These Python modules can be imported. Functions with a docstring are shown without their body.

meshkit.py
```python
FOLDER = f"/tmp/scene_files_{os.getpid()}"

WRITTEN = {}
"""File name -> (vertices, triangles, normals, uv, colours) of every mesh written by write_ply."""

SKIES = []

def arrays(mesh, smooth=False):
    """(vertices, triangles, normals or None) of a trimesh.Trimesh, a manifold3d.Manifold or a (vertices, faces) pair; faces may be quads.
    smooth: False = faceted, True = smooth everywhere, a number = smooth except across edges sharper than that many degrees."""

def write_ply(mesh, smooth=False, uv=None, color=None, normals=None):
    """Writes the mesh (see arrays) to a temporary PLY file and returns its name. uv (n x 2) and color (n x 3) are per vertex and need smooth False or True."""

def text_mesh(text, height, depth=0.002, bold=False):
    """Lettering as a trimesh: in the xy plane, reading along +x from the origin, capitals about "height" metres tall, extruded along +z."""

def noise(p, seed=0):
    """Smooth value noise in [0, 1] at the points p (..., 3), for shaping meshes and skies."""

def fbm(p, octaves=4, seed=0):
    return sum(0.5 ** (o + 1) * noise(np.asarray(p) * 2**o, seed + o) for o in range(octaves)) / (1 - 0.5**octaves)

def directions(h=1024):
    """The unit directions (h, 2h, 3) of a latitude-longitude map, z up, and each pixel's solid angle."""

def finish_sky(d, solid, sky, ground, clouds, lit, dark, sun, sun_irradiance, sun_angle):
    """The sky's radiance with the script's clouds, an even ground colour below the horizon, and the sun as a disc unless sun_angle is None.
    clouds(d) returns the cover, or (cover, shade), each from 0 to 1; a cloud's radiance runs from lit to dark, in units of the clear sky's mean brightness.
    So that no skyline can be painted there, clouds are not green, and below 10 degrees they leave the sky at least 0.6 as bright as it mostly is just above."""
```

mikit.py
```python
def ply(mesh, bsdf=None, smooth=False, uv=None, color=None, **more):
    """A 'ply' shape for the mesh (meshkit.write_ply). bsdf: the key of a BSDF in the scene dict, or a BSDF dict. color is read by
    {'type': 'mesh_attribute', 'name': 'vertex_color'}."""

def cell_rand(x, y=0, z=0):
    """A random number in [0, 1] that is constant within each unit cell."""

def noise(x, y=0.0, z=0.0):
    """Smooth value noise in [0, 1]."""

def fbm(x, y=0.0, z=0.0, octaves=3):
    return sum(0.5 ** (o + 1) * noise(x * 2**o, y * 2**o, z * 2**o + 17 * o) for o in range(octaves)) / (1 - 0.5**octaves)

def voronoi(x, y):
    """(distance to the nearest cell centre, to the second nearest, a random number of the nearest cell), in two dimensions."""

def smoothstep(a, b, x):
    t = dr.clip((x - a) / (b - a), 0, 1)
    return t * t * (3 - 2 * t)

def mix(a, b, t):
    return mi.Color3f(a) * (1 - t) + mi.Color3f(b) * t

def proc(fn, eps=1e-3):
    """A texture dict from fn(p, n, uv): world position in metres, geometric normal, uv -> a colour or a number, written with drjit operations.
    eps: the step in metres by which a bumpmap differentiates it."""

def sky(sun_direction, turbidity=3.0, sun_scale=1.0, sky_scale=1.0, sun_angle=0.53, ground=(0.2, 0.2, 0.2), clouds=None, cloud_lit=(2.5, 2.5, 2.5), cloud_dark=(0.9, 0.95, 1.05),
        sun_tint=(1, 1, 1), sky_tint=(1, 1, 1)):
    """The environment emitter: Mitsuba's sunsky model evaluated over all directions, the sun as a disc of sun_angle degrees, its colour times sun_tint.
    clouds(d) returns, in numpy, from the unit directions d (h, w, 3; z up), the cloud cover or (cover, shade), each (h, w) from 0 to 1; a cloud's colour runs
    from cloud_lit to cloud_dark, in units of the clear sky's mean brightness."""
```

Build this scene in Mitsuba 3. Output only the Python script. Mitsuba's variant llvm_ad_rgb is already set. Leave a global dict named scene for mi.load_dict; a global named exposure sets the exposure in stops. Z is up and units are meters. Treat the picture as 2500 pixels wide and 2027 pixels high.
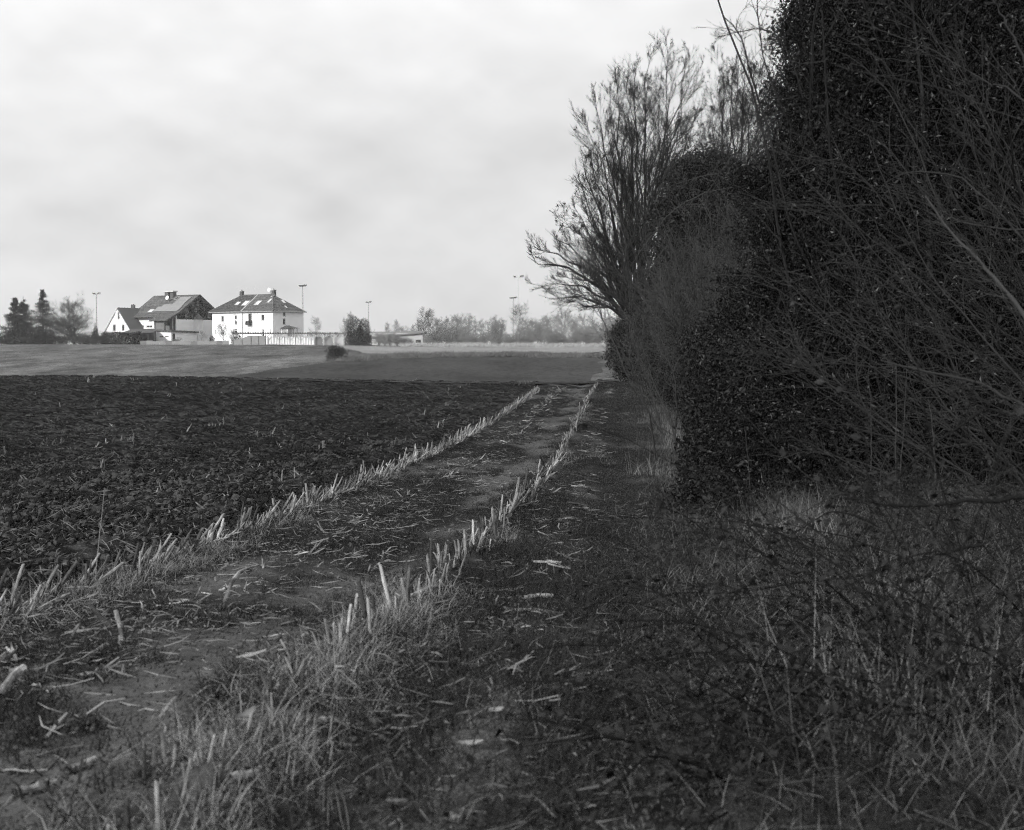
import math, numpy as np, trimesh, mitsuba as mi, mikit, meshkit
import drjit as dr
from shapely.geometry import Polygon, box as sbox
from mikit import proc, noise, fbm, smoothstep, mix
T = mi.ScalarTransform4f
scene, labels = {}, {}
# ------------------------------------------------------------------ camera, sky, exposure
F, CX, CY = 3214.0, 1250.0, 1013.5           # lens measured in photograph pixels (2500 x 2027)
CAMZ = 1.5
PITCH = math.atan((CY - 847.0) / F)
FWD = np.array([0, math.cos(PITCH), -math.sin(PITCH)]); UPC = np.array([0, math.sin(PITCH), math.cos(PITCH)])
EYE = np.array([0, 0, CAMZ])
scene['camera'] = {'type': 'thinlens', 'fov': 2 * math.degrees(math.atan(CX / F)), 'fov_axis': 'x', 'medium': {'type': 'ref', 'id': 'haze_air'}, 'near_clip': 0.05, 'far_clip': 6000.0,
                   'aperture_radius': 0.0034, 'focus_distance': 40.0,
                   'to_world': T().look_at(origin=EYE.tolist(), target=(EYE + FWD).tolist(), up=[0, 0, 1])}
HAZE = 0.00030
scene['haze_air'] = {'type': 'homogeneous', 'albedo': 0.95, 'sigma_t': HAZE}
scene['haze'] = {'type': 'cube', 'to_world': T().translate([0, 310, 9.0]) @ T().scale([500, 400, 16.0]), 'bsdf': {'type': 'null'}, 'interior': {'type': 'ref', 'id': 'haze_air'}}
labels['haze'] = {'label': 'thin winter haze over the fields', 'category': 'haze', 'kind': 'stuff'}
SUN = (-0.53, -0.72, 0.47)
def clouds(d):
    e = np.maximum(d[..., 2], 0.0)
    q = np.stack([d[..., 0] * 3.6, d[..., 1] * 3.6, e * 5.5], -1)
    a = meshkit.fbm(q + [2.3, 5.1, 0], 5, 3)
    b = meshkit.fbm(q * 2.6 + [7.3, 1.7, 4], 4, 11)
    s = 0.50 - 0.85 * (a - 0.5) - 0.45 * (b - 0.5) - .45 * (meshkit.fbm(q * 7 + 3.3, 3, 17) - .5) + 0.2 * np.exp(-(e / 0.10) ** 2) - 0.35 * np.clip((e - 0.15) / 0.14, 0, 1)
    return np.ones_like(e), np.clip(s, 0, 1)
SKY_SUN, SUN_TINT = 1.05, (0.775, 1.0, 1.51)
scene['sky'] = mikit.sky(SUN, turbidity=4, sun_scale=SKY_SUN, sun_angle=0.9, ground=(0.1, 0.1, 0.1), clouds=clouds, cloud_lit=(2.95, 2.95, 2.95),
                         cloud_dark=(1.75, 1.75, 1.75), sun_tint=SUN_TINT)
exposure = 2.0

# ------------------------------------------------------------------ helpers
def rng_(s): return np.random.default_rng(s)
def unit(a): return a / np.maximum(np.linalg.norm(a, axis=-1, keepdims=True), 1e-12)
def ray(px, py): return np.array([(px - CX) / F, 0, 0]) + FWD - UPC * (py - CY) / F
def at(px, py, Y):
    r = ray(px, py); return EYE + r * (Y / r[1])
ZY = np.array([-60, 0, 2.9, 3.7, 5.8, 8.5, 12, 18, 25.5, 33, 40, 48, 52, 60, 75, 100, 130, 155, 180, 225, 300, 5000.])
ZZ = np.array([.45, .47, .47, .44, .28, .16, .07, -.06, -.12, -.06, .05, .11, .07, -.27, -.95, -1.75, -1.1, -.15, .68, 1.92, 2.0, 2.0])
from scipy.interpolate import PchipInterpolator
_zi = PchipInterpolator(ZY, ZZ)
def sst(a, b, x):
    t = np.clip((x - a) / (b - a), 0, 1); return t * t * (3 - 2 * t)
def zg(x, y):
    """Height of the land."""
    x, y = np.asarray(x, float), np.asarray(y, float)
    z = _zi(np.clip(y, -60, 4999))
    z = z + 0.26 * sst(2, -19, x) * sst(15, 48, y) * (1 - sst(70, 110, y))          # the crest is a little higher on the left
    z = z - 0.50 * sst(-42, -8, x) * sst(150, 215, y)                               # land is lower to the right beyond the dip
    z = z + 0.22 * sst(1.6, 4.5, x - 0.02 * y) * (1 - sst(8, 14, y))                 # verge bank on the right
    z = z + 0.10 * sst(2.2, 4.2, x) * sst(9, 16, y) * (1 - sst(60, 90, y))
    return z
def hit(px, py, lo=2.0, hi=600.0):
    """Where the line of sight of a photograph pixel meets the land."""
    r = ray(px, py); Y = np.geomspace(lo, hi, 6000); p = EYE + r * (Y / r[1])[:, None]
    k = np.nonzero(p[:, 2] <= zg(p[:, 0], p[:, 1]))[0]
    return p[k[0]] if len(k) else p[-1]
_n = {}
def uniq(name):
    _n[name] = _n.get(name, 0) + 1
    return name if _n[name] == 1 else f"{name}_{_n[name]-1:03d}"
def lab(key, label=None, cat=None, group=None, kind=None):
    labels[key] = {k: v for k, v in dict(label=label, category=cat, group=group, kind=kind).items() if v}
    return key
def part(parent, name, mesh, bsdf, smooth=False, kind=None, label=None, **kw):
    key = uniq(f"{parent}__{name}") if parent else uniq(name)
    scene[key] = mikit.ply(mesh, bsdf, smooth=smooth, **kw)
    if kind or label: lab(key, label, kind=kind)
    return key
class MB:
    """Collects (v, f) pieces into one mesh."""
    def __init__(s): s.v, s.f, s.n = [], [], 0
    def add(s, v, f):
        v, f = np.asarray(v, float).reshape(-1, 3), np.asarray(f, int)
        if f.shape[1] == 4: f = np.vstack([f[:, [0, 1, 2]], f[:, [0, 2, 3]]])
        s.v.append(v); s.f.append(f + s.n); s.n += len(v); return s
    def mesh(s): return np.vstack(s.v), np.vstack(s.f)
def tubes(P, R, sides=3, cap=False):
    """m tubes of n points each: P (m, n, 3), R (m, n)."""
    P, R = np.asarray(P, float), np.asarray(R, float)
    if cap: P, R = np.concatenate([P, P[:, -1:]], 1), np.concatenate([R, R[:, -1:] * 1e-3], 1)
    m, n, _ = P.shape
    t = np.empty_like(P); t[:, 1:-1] = P[:, 2:] - P[:, :-2]; t[:, 0] = P[:, 1] - P[:, 0]; t[:, -1] = P[:, -1] - P[:, -2]
    if cap: t[:, -1] = t[:, -2] = P[:, -2] - P[:, -3]
    t = unit(t)
    ref = np.where(np.abs(t[:, :1] @ np.array([.31, .2, .93]))[..., None] > .9, np.array([1., .1, 0]), np.array([.31, .2, .93]))
    a = unit(np.cross(t, ref)); b = np.cross(t, a)
    an = np.arange(sides) * 2 * np.pi / sides
    V = P[:, :, None] + R[:, :, None, None] * (np.cos(an)[:, None] * a[:, :, None] + np.sin(an)[:, None] * b[:, :, None])
    i, j, k = np.meshgrid(np.arange(m), np.arange(n - 1), np.arange(sides), indexing='ij')
    o = i * n * sides; k2 = (k + 1) % sides
    q = np.stack([o + j * sides + k, o + j * sides + k2, o + (j + 1) * sides + k2, o + (j + 1) * sides + k], -1).reshape(-1, 4)
    return V.reshape(-1, 3), np.vstack([q[:, [0, 1, 2]], q[:, [0, 2, 3]]])
def grow(rng, p0, d0, L, r0, n=5, up=0.1, wig=0.1, tip=0.3, pull=None):
    """Vectorised crooked branches: returns P (m, n+1, 3), R (m, n+1)."""
    p, d = np.array(p0, float), unit(np.array(d0, float)); m = len(p)
    L, r0 = np.broadcast_to(L, m).astype(float), np.broadcast_to(r0, m).astype(float)
    P, R = [p], [r0]
    for k in range(n):
        d = unit(d + wig * rng.normal(size=(m, 3)) + np.array([0, 0, 1.0]) * np.reshape(up, (-1, 1)) + (0 if pull is None else np.asarray(pull)))
        p = p + d * (L / n)[:, None]; P.append(p); R.append(r0 * (1 - (1 - tip) * (k + 1) / n))
    return np.stack(P, 1), np.stack(R, 1)
def kids(rng, P, R, per, lo=0.25, hi=1.0, ang=(25, 55), ratio=(0.35, 0.6), rr=0.55, rmin=0.002, taper=0.5):
    """Starts of side branches of the branches P, R."""
    m, n, _ = P.shape
    t = rng.uniform(lo, hi, (m, per)) * (n - 1); i = np.minimum(t.astype(int), n - 2); f = (t - i)[..., None]
    a = np.arange(m)[:, None]
    p = P[a, i] * (1 - f) + P[a, i + 1] * f
    d = unit(P[a, i + 1] - P[a, i]); r = R[a, i] * (1 - f[..., 0]) + R[a, i + 1] * f[..., 0]
    q = unit(np.cross(d, rng.normal(size=d.shape)))
    th = np.radians(rng.uniform(*ang, (m, per)))[..., None]
    Ln = np.linalg.norm(P[:, 1:] - P[:, :-1], axis=-1).sum(1)[:, None]
    L = Ln * rng.uniform(*ratio, (m, per)) * (1 - taper * (t / (n - 1)))
    return p.reshape(-1, 3), (d * np.cos(th) + q * np.sin(th)).reshape(-1, 3), L.ravel(), np.maximum(r * rr, rmin).ravel()
def leaves(rng, c, size, fold=0.35, aspect=0.5, flat=0.0, droop=0.0):
    """Folded diamond leaves at the points c."""
    m = len(c); s = np.broadcast_to(size, m) * rng.uniform(0.6, 1.25, m)
    d = rng.normal(size=(m, 3)); d[:, 2] = d[:, 2] * (1 - flat) - droop; d = unit(d)
    w = unit(np.cross(d, rng.normal(size=(m, 3)) + flat * np.array([0, 0, 3.0]))); nrm = np.cross(w, d)
    s3 = s[:, None]
    v = np.stack([c - d * s3 * .5, c + w * s3 * aspect * .5 + nrm * s3 * fold * .3, c + d * s3 * .5, c - w * s3 * aspect * .5 + nrm * s3 * fold * .3], 1).reshape(-1, 3)
    o = np.arange(m)[:, None] * 4
    return v, np.vstack([o + [0, 1, 2], o + [0, 2, 3]])
def blades(rng, base, h, w, lean=0.4, curl=0.5, az=None, seg=2):
    """Tapered curved grass blades."""
    m = len(base); h = np.broadcast_to(h, m).astype(float); w = np.broadcast_to(w, m).astype(float)
    az = rng.uniform(0, 2 * np.pi, m) if az is None else np.broadcast_to(az, m)
    o = np.stack([np.cos(az), np.sin(az), 0 * az], 1); fa = rng.uniform(0, 2 * np.pi, m); sd = np.stack([np.cos(fa), np.sin(fa), 0 * fa], 1)
    le = np.abs(rng.normal(lean, lean * .5 + .02, m)); cu = rng.normal(curl, abs(curl) * .5 + .02, m)
    p = np.array(base, float); rows = []
    for k in range(seg + 1):
        rows.append((p.copy(), w * (1 - k / seg)))
        th = np.clip(le + cu * (k + .5), 0, 2.6)
        p = p + (o * np.sin(th)[:, None] + np.array([0, 0, 1.0]) * np.cos(th)[:, None]) * (h / seg)[:, None]
    v = []
    for k, (q, ww) in enumerate(rows):
        v += [q - sd * ww[:, None] * .5, q + sd * ww[:, None] * .5] if k < seg else [q]
    nv = len(v); v = np.stack(v, 1).reshape(-1, 3); i = np.arange(m)[:, None] * nv; f = []
    for k in range(seg):
        a = 2 * k
        f += [i + [a, a + 1, a + 3], i + [a, a + 3, a + 2]] if k < seg - 1 else [i + [a, a + 1, a + 2]]
    return v, np.vstack(f)
def strips(rng, c, L, w, tilt=0.15, bend=0.15, az=None):
    """Flat straw strips lying on the ground, two bent segments."""
    m = len(c); L = np.broadcast_to(L, m); w = np.broadcast_to(w, m)
    az = rng.uniform(0, 2 * np.pi, m) if az is None else az
    d = np.stack([np.cos(az), np.sin(az), rng.normal(0, tilt, m)], 1); d2 = unit(d + rng.normal(0, bend, (m, 3)) * [1, 1, .6])
    s = unit(np.stack([-np.sin(az), np.cos(az), rng.normal(0, .5, m)], 1))
    p0 = c - d * L[:, None] * .5; p1 = c; p2 = c + d2 * L[:, None] * .5; h = s * w[:, None] * .5
    v = np.stack([p0 - h * .6, p0 + h * .6, p1 - h, p1 + h + [0, 0, .002], p2 - h * .7, p2 + h * .7], 1).reshape(-1, 3)
    o = np.arange(m)[:, None] * 6
    return v, np.vstack([o + a for a in ([0, 1, 3], [0, 3, 2], [2, 3, 5], [2, 5, 4])])
def disc(rng, m, R):
    r = R * np.sqrt(rng.random(m)); a = rng.random(m) * 2 * np.pi
    return np.stack([r * np.cos(a), r * np.sin(a), 0 * r], 1)
def group(name, **parts):
    scene[name] = {'type': 'shapegroup', **parts}
def inst(key, gname, to_world):
    scene[key] = {'type': 'instance', 'shape': {'type': 'ref', 'id': gname}, 'to_world': to_world}
def place(p, rz=0.0, s=1.0, tilt=None):
    t = T().translate([float(a) for a in p])
    if tilt is not None: L = math.hypot(tilt[0], tilt[1]) + 1e-9; t = t @ T().rotate([float(tilt[0] / L), float(tilt[1] / L), 0.0], float(tilt[2]))
    s = [float(s)] * 3 if np.isscalar(s) else [float(a) for a in s]
    return t @ T().rotate([0, 0, 1], float(rz)) @ T().scale(s)
def scatter(name, gnames, pts, rng, smin=0.8, smax=1.25, tilt=8, zs=(1, 1), first=1):
    """Loose cover: instance entries name__001, name__002 ..."""
    for i, p in enumerate(pts):
        s = rng.uniform(smin, smax)
        inst(f"{name}__{i+first:03d}", gnames[rng.integers(len(gnames))], place(p, rng.uniform(0, 360), (s, s, s * rng.uniform(*zs)), (rng.normal(), rng.normal(), rng.normal(0, tilt)) if tilt else None))

# ------------------------------------------------------------------ materials
def grey(v): return {'type': 'rgb', 'value': [v, v, v]}
def two(b): return {'type': 'twosided', 'bsdf': b}
def mat(key, v, rough=None, spec=0.4):
    c = v if isinstance(v, dict) else grey(v)
    scene[key] = two({'type': 'diffuse', 'reflectance': c} if rough is None else {'type': 'principled', 'base_color': c, 'roughness': rough, 'specular': spec})
    return key
ROWDIR = 0.0834
def soil_fn(p, n, uv):
    a = fbm(p.x * 1.1, p.y * 0.55, 0, 4); b = fbm(p.x * 14, p.y * 14, p.z * 14, 3); c = noise(p.x * 160, p.y * 160, p.z * 90)
    k = p.x - ROWDIR * p.y + 1.30; t = smoothstep(.40, .70, a + .22 * dr.exp(-dr.square(k / .35)) - .05)
    return mix(.020, .080, t) * (0.6 + 0.8 * b) * (0.75 + 0.5 * c)
def plough_fn(p, n, uv):
    b = fbm(p.x * 9, p.y * 9, p.z * 9, 3); c = noise(p.x * 120, p.y * 120, p.z * 120); g = fbm(p.x * .35, p.y * .2, 7, 3)
    return mi.Color3f((0.009 + 0.036 * smoothstep(.35, .8, b)) * (0.65 + 0.7 * c) * (0.7 + 0.6 * g))
def meadow_fn(p, n, uv):
    a = fbm(p.x * .035, p.y * .02, 1, 3); b = fbm(p.x * .9, p.y * .35, 3, 3); c = noise(p.x * 5.0, p.y * 2.2, 8)
    return mi.Color3f(0.092 * (0.60 + .80 * a) * (0.40 + 1.2 * fbm(p.x * .3, p.y * .09, 4, 3)) * (0.55 + .9 * b) * (.7 + .6 * c))
def crop_fn(p, n, uv):
    b = fbm(p.x * .25, p.y * .1, 5, 3); c = fbm(p.x * 3.0, p.y * 1.2, 9, 2)
    return mi.Color3f(0.043 * (0.65 + .7 * b) * (0.7 + .6 * c))
def dry_fn(p, n, uv):
    b = fbm(p.x * .2, p.y * .12, 15, 3); c = fbm(p.x * 2.5, p.y * 1.2, 19, 2)
    return mi.Color3f(0.20 * (0.75 + .5 * b) * (0.75 + .5 * c))
mat('m_soil', proc(soil_fn)); mat('m_plough', proc(plough_fn)); mat('m_meadow', proc(meadow_fn)); mat('m_crop', proc(crop_fn)); mat('m_dry', proc(dry_fn))
mat('m_clod', 0.017); mat('m_husk', 0.2); mat('m_tall', 0.08); mat('m_clod_pale', 0.05)
mat('m_grass', 0.028); mat('m_grass_mid', 0.09); mat('m_straw', 0.34); mat('m_straw_dim', 0.20); mat('m_strand', 0.125); mat('m_trampled', 0.13); mat('m_crumb', 0.055); mat('m_residue', 0.13); mat('m_strand_dark', 0.023); mat('m_dead_grass', 0.20)
def stalk_fn(p, n, uv):
    a = noise(p.x * 7, p.y * 7, 2); b = fbm(p.x * 90, p.y * 90, p.z * 25, 2)
    return mi.Color3f((0.05 + .30 * a * a + .08 * a) * (0.4 + 1.2 * b))
mat('m_stalk', proc(stalk_fn)); mat('m_stalk_dark', 0.05)
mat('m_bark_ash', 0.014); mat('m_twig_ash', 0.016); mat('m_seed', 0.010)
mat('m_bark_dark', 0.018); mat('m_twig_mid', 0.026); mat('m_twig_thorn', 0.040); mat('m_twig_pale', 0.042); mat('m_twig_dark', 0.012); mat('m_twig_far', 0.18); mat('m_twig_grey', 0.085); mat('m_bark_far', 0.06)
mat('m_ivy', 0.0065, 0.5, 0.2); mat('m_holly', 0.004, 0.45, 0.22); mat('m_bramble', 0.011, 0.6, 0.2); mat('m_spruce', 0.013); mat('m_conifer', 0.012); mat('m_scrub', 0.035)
def render_fn(p, n, uv): return mi.Color3f(0.80 * (0.93 + .14 * fbm(p.x * .5, p.y * .5, p.z * .7, 3)))
def tile_fn(p, n, uv):
    r = noise(p.z * 5.5, 0, 0); c = fbm(p.x * 1.5, p.y * 1.5, p.z * 1.5, 3); s = noise(p.x * 9, p.y * 9, p.z * 9)
    return mi.Color3f(0.13 * (0.7 + .6 * c) * (0.8 + .4 * s) * (.85 + .3 * r))
def wood_fn(p, n, uv): return mi.Color3f(0.014 * (.6 + .8 * noise(p.x * 6 + p.y * 6, 0, p.z * .7)))
mat('m_white', proc(render_fn)); mat('m_tile', proc(tile_fn)); mat('m_blackwood', proc(wood_fn))
mat('m_tile_dark', 0.085); mat('m_trim', 0.75); mat('m_greywall', 0.42); mat('m_greywood', 0.16); mat('m_darkwood', 0.06); mat('m_brick', 0.10)
mat('m_glass', 0.03, 0.15, 0.6); mat('m_skyglass', 0.5, 0.25, 0.6); mat('m_solar', 0.17, 0.35, 0.6); mat('m_metal', 0.3, 0.5); mat('m_lamp', 0.06, 0.5)
mat('m_mast', 0.25, 0.5); mat('m_screen', 0.24); mat('m_pale', 0.5)
# ------------------------------------------------------------------ land
def grid_faces(r, c):
    i, j = np.meshgrid(np.arange(r - 1), np.arange(c - 1), indexing='ij'); a = i * c + j
    return np.stack([a, a + 1, a + c + 1, a + c], -1).reshape(-1, 4)
xs = np.concatenate([-np.geomspace(480, 60, 30), np.linspace(-55, 30, 86), np.geomspace(34, 480, 30)])
ys = np.concatenate([np.linspace(-60, 56, 50), np.linspace(58, 260, 136), np.geomspace(264, 690, 40)])
Yg, Xg = np.meshgrid(ys, xs, indexing='ij')
dip = .16 * (1 - sst(62, 74, Yg)) * sst(-52, -47, Xg) * (1 - sst(21, 26, Xg))
Zg = zg(Xg, Yg) - dip
part('', 'ground', (np.stack([Xg, Yg, Zg], -1).reshape(-1, 3), grid_faces(*Yg.shape)), 'm_meadow', smooth=True)
lab('ground', 'pale winter meadow rising gently towards the houses', kind='structure')
ROWDIR = 0.0834
OFF = dict(A=2.72, B=2.00, C=0.92, D=0.38)
def xrow(k, y): return -OFF[k] + ROWDIR * np.asarray(y) + (0.05 * np.sin(np.asarray(y) * .21 + ord(k)) if k != 'A' else 0)
# ploughed soil, left of the outermost stubble row
ysp = np.concatenate([np.linspace(-8, 3.4, 14), np.geomspace(3.5, 74, 560)])
tt = np.concatenate([np.linspace(0, .16, 80)[:-1], np.geomspace(.16, 1, 400)])
W = np.maximum(5.0 + 0.45 * np.maximum(ysp, 0), 9)[:, None]
Xp = (xrow('A', ysp) - .10)[:, None] - W * tt; Yp = np.repeat(ysp[:, None], len(tt), 1)
Xp[:, 0] += .03
P3 = np.stack([Xp, Yp, Yp * 0], -1)
edge = sst(0.0, .45, (xrow('A', ysp) - .10)[:, None] - Xp)
cl = (meshkit.fbm(P3 * [2.2, 1.8, 1], 3, 1) - .5) * .13 + (np.abs(meshkit.noise(P3 * [9, 8, 1], 4) - .5) * 2) * .028 + (np.abs(meshkit.noise(P3 * [21, 18, 1], 5) - .5) * 2) * .030 + (meshkit.noise(P3 * [46, 40, 1], 6) - .5) * .014
cl += .045 * np.sin((Xp - ROWDIR * Yp) * 2 * np.pi / .9 + 2 * meshkit.noise(P3 * [.3, .15, 1], 9))
part('', 'ploughed_field', (np.stack([Xp, Yp, zg(Xp, Yp) - .03 * edge + cl * (.12 + .88 * edge)], -1).reshape(-1, 3), grid_faces(*Yp.shape)[:, ::-1]), 'm_plough', smooth=True)
lab('ploughed_field', 'dark freshly tilled field of crumbled soil left of the stubble rows', kind='structure')
def plough_z(x, y): return zg(x, y)
# field margin with the stubble rows, grass and the trodden track
ysm = np.concatenate([np.linspace(-8, 2.2, 12), np.geomspace(2.3, 74, 520)])
tm = np.concatenate([np.linspace(0, .30, 190)[:-1], np.linspace(.30, 1, 100) ** 1.0])
Wm = np.maximum(4 + .30 * np.maximum(ysm, 0), 14)[:, None]
Xm = (xrow('A', ysm) - .07)[:, None] + Wm * tm; Ym = np.repeat(ysm[:, None], len(tm), 1)
P3 = np.stack([Xm, Ym, Ym * 0], -1)
def micro(x, y):
    P = np.stack([x, y, x * 0], -1)
    z = (meshkit.fbm(P * [1.4, .9, 1], 3, 21) - .5) * .07 + (meshkit.fbm(P * [9, 7, 1], 2, 22) - .5) * .028 + (meshkit.noise(P * [24, 20, 1], 23) - .5) * .009 + (meshkit.noise(P * [52, 44, 1], 24) - .5) * .007
    for k, a in (('A', .05), ('B', .025), ('C', .06), ('D', .02)):
        z = z + a * np.exp(-((x - xrow(k, y)) / .13) ** 2)
    for o in (1.45, .02): z = z - .035 * np.exp(-((x - ROWDIR * y + o) / .22) ** 2)   # wheel tracks
    return z
edge = sst(0, .2, Xm - (xrow('A', ysm) - .07)[:, None])
part('', 'field_margin', (np.stack([Xm, Ym, zg(Xm, Ym) + micro(Xm, Ym) * edge], -1).reshape(-1, 3), grid_faces(*Ym.shape)), 'm_soil', smooth=True)
lab('field_margin', 'unploughed strip of bare soil and thin grass along the hedge', kind='structure')
def mz(x, y): return zg(x, y) + micro(np.asarray(x, float), np.asarray(y, float))
def patch(name, rows, bsdf, text, lift=.03, cols=50):
    rows = np.array(sorted(rows)); yy = np.arange(rows[0, 0], rows[-1, 0] + .1, 1.5)
    xl, xr = np.interp(yy, rows[:, 0], rows[:, 1]), np.interp(yy, rows[:, 0], rows[:, 2])
    X = xl[:, None] + (xr - xl)[:, None] * np.linspace(0, 1, cols); Y = np.repeat(yy[:, None], cols, 1)
    X += (meshkit.noise(np.stack([X * 0, Y * .12, X * 0], -1), 5) - .5) * 3
    Z = np.maximum(zg(X, Y), np.stack([np.interp(X, xs, [1] * len(xs)) * -9, zg(X, Y)]).max(0)) + lift
    part('', name, (np.stack([X, Y, Z], -1).reshape(-1, 3), grid_faces(*Y.shape)), bsdf, smooth=True); lab(name, text, kind='structure')
L1p = [hit(px, py) for px, py in ((500, 927), (640, 905), (800, 886), (960, 876), (1180, 873))]
R1p = [hit(1475, 915), hit(1465, 880)]
patch('grass_field', [(78, -24, 6)] + [(p[1], p[0], .0655 * p[1]) for p in L1p], 'm_crop', 'darker grass field in the dip beyond the ploughed soil')
lo, up_ = hit(1000, 866), hit(1000, 845)
patch('stubble_field', [(lo[1] + 3, hit(900, 866)[0], 14), (lo[1] + 22, -26, 16), (222, -30, 18)], 'm_dry', 'pale dry strip of field below the far thicket')

# ------------------------------------------------------------------ maize stubble
def stalk_mesh(rng, h, r=.011, slant=.5, sheath=2):
    n = 9; t = np.linspace(0, 1, n); bend = rng.normal(0, .05, 2)
    P = np.stack([bend[0] * h * t ** 2, bend[1] * h * t ** 2, t * h], -1)
    R = r * (1.12 - .2 * t); R[[2, 6]] *= 1.22
    V, f = tubes(P[None], R[None], 7, cap=True)
    top = V[-14:]; top[:, 2] += top[:, 0] * slant                      # cut at an angle
    m = MB().add(V, f)
    for _ in range(sheath):
        a = rng.uniform(0, 6.28); o = np.array([math.cos(a), math.sin(a), 0]); s = np.array([-o[1], o[0], 0]); L = rng.uniform(.3, 1.1) * h; k = np.linspace(0, 1, 4); z0 = rng.uniform(.02, .35) * h
        c = o * (r * 1.1 + (k ** 1.6 * rng.uniform(.1, .5) * L)[:, None]) + np.array([0, 0, 1]) * (z0 + L * (k - .55 * k ** 2 * rng.uniform(.2, 1.5)))[:, None]
        w = r * np.array([1.3, 1.1, .7, .15])[:, None] * s
        v = np.stack([c - w, c + w], 1).reshape(-1, 3); m.add(v, np.array([[0, 1, 3, 2], [2, 3, 5, 4], [4, 5, 7, 6]]))
    return m.mesh()
rg = rng_(40)
SV = [stalk_mesh(rg, .2 * rg.uniform(.8, 1.2), .0088 * rg.uniform(.6, 1.15), rg.uniform(-2, 2), rg.integers(2, 6)) for _ in range(14)]
def orient(lean, az, spin): return T().rotate([0, 0, 1], float(az)) @ T().rotate([0, 1, 0], float(lean)) @ T().rotate([0, 0, 1], float(spin))
ST = []                                                                # x, y, lean, azimuth, scale, row, dark
def row(k, y0, y1, step, lean, az, s=(.8, 1.25), gap=None, dark=.1, wob=.045):
    y = y0
    while y < y1:
        y += step * rg.uniform(.45, 1.6)
        if gap and meshkit.noise(np.array([y * gap[0], ord(k), 1.0])) < gap[1]: continue
        ST.append((xrow(k, y) + rg.normal(0, wob), y, abs(rg.normal(*lean)), rg.normal(*az), rg.uniform(*s) * (0.8 if rg.random() < .2 else 1), k, rg.random() < dark))
row('A', 4.6, 42, .078, (34, 15), (28, 38), (.38, 1.12), (.9, .10), .06)
row('A', 9, 22, .3, (15, 8), (28, 50), (.7, 1.1))
row('A', 4.4, 24, .06, (36, 16), (28, 40), (.25, .6), None, .15, .05)
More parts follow.
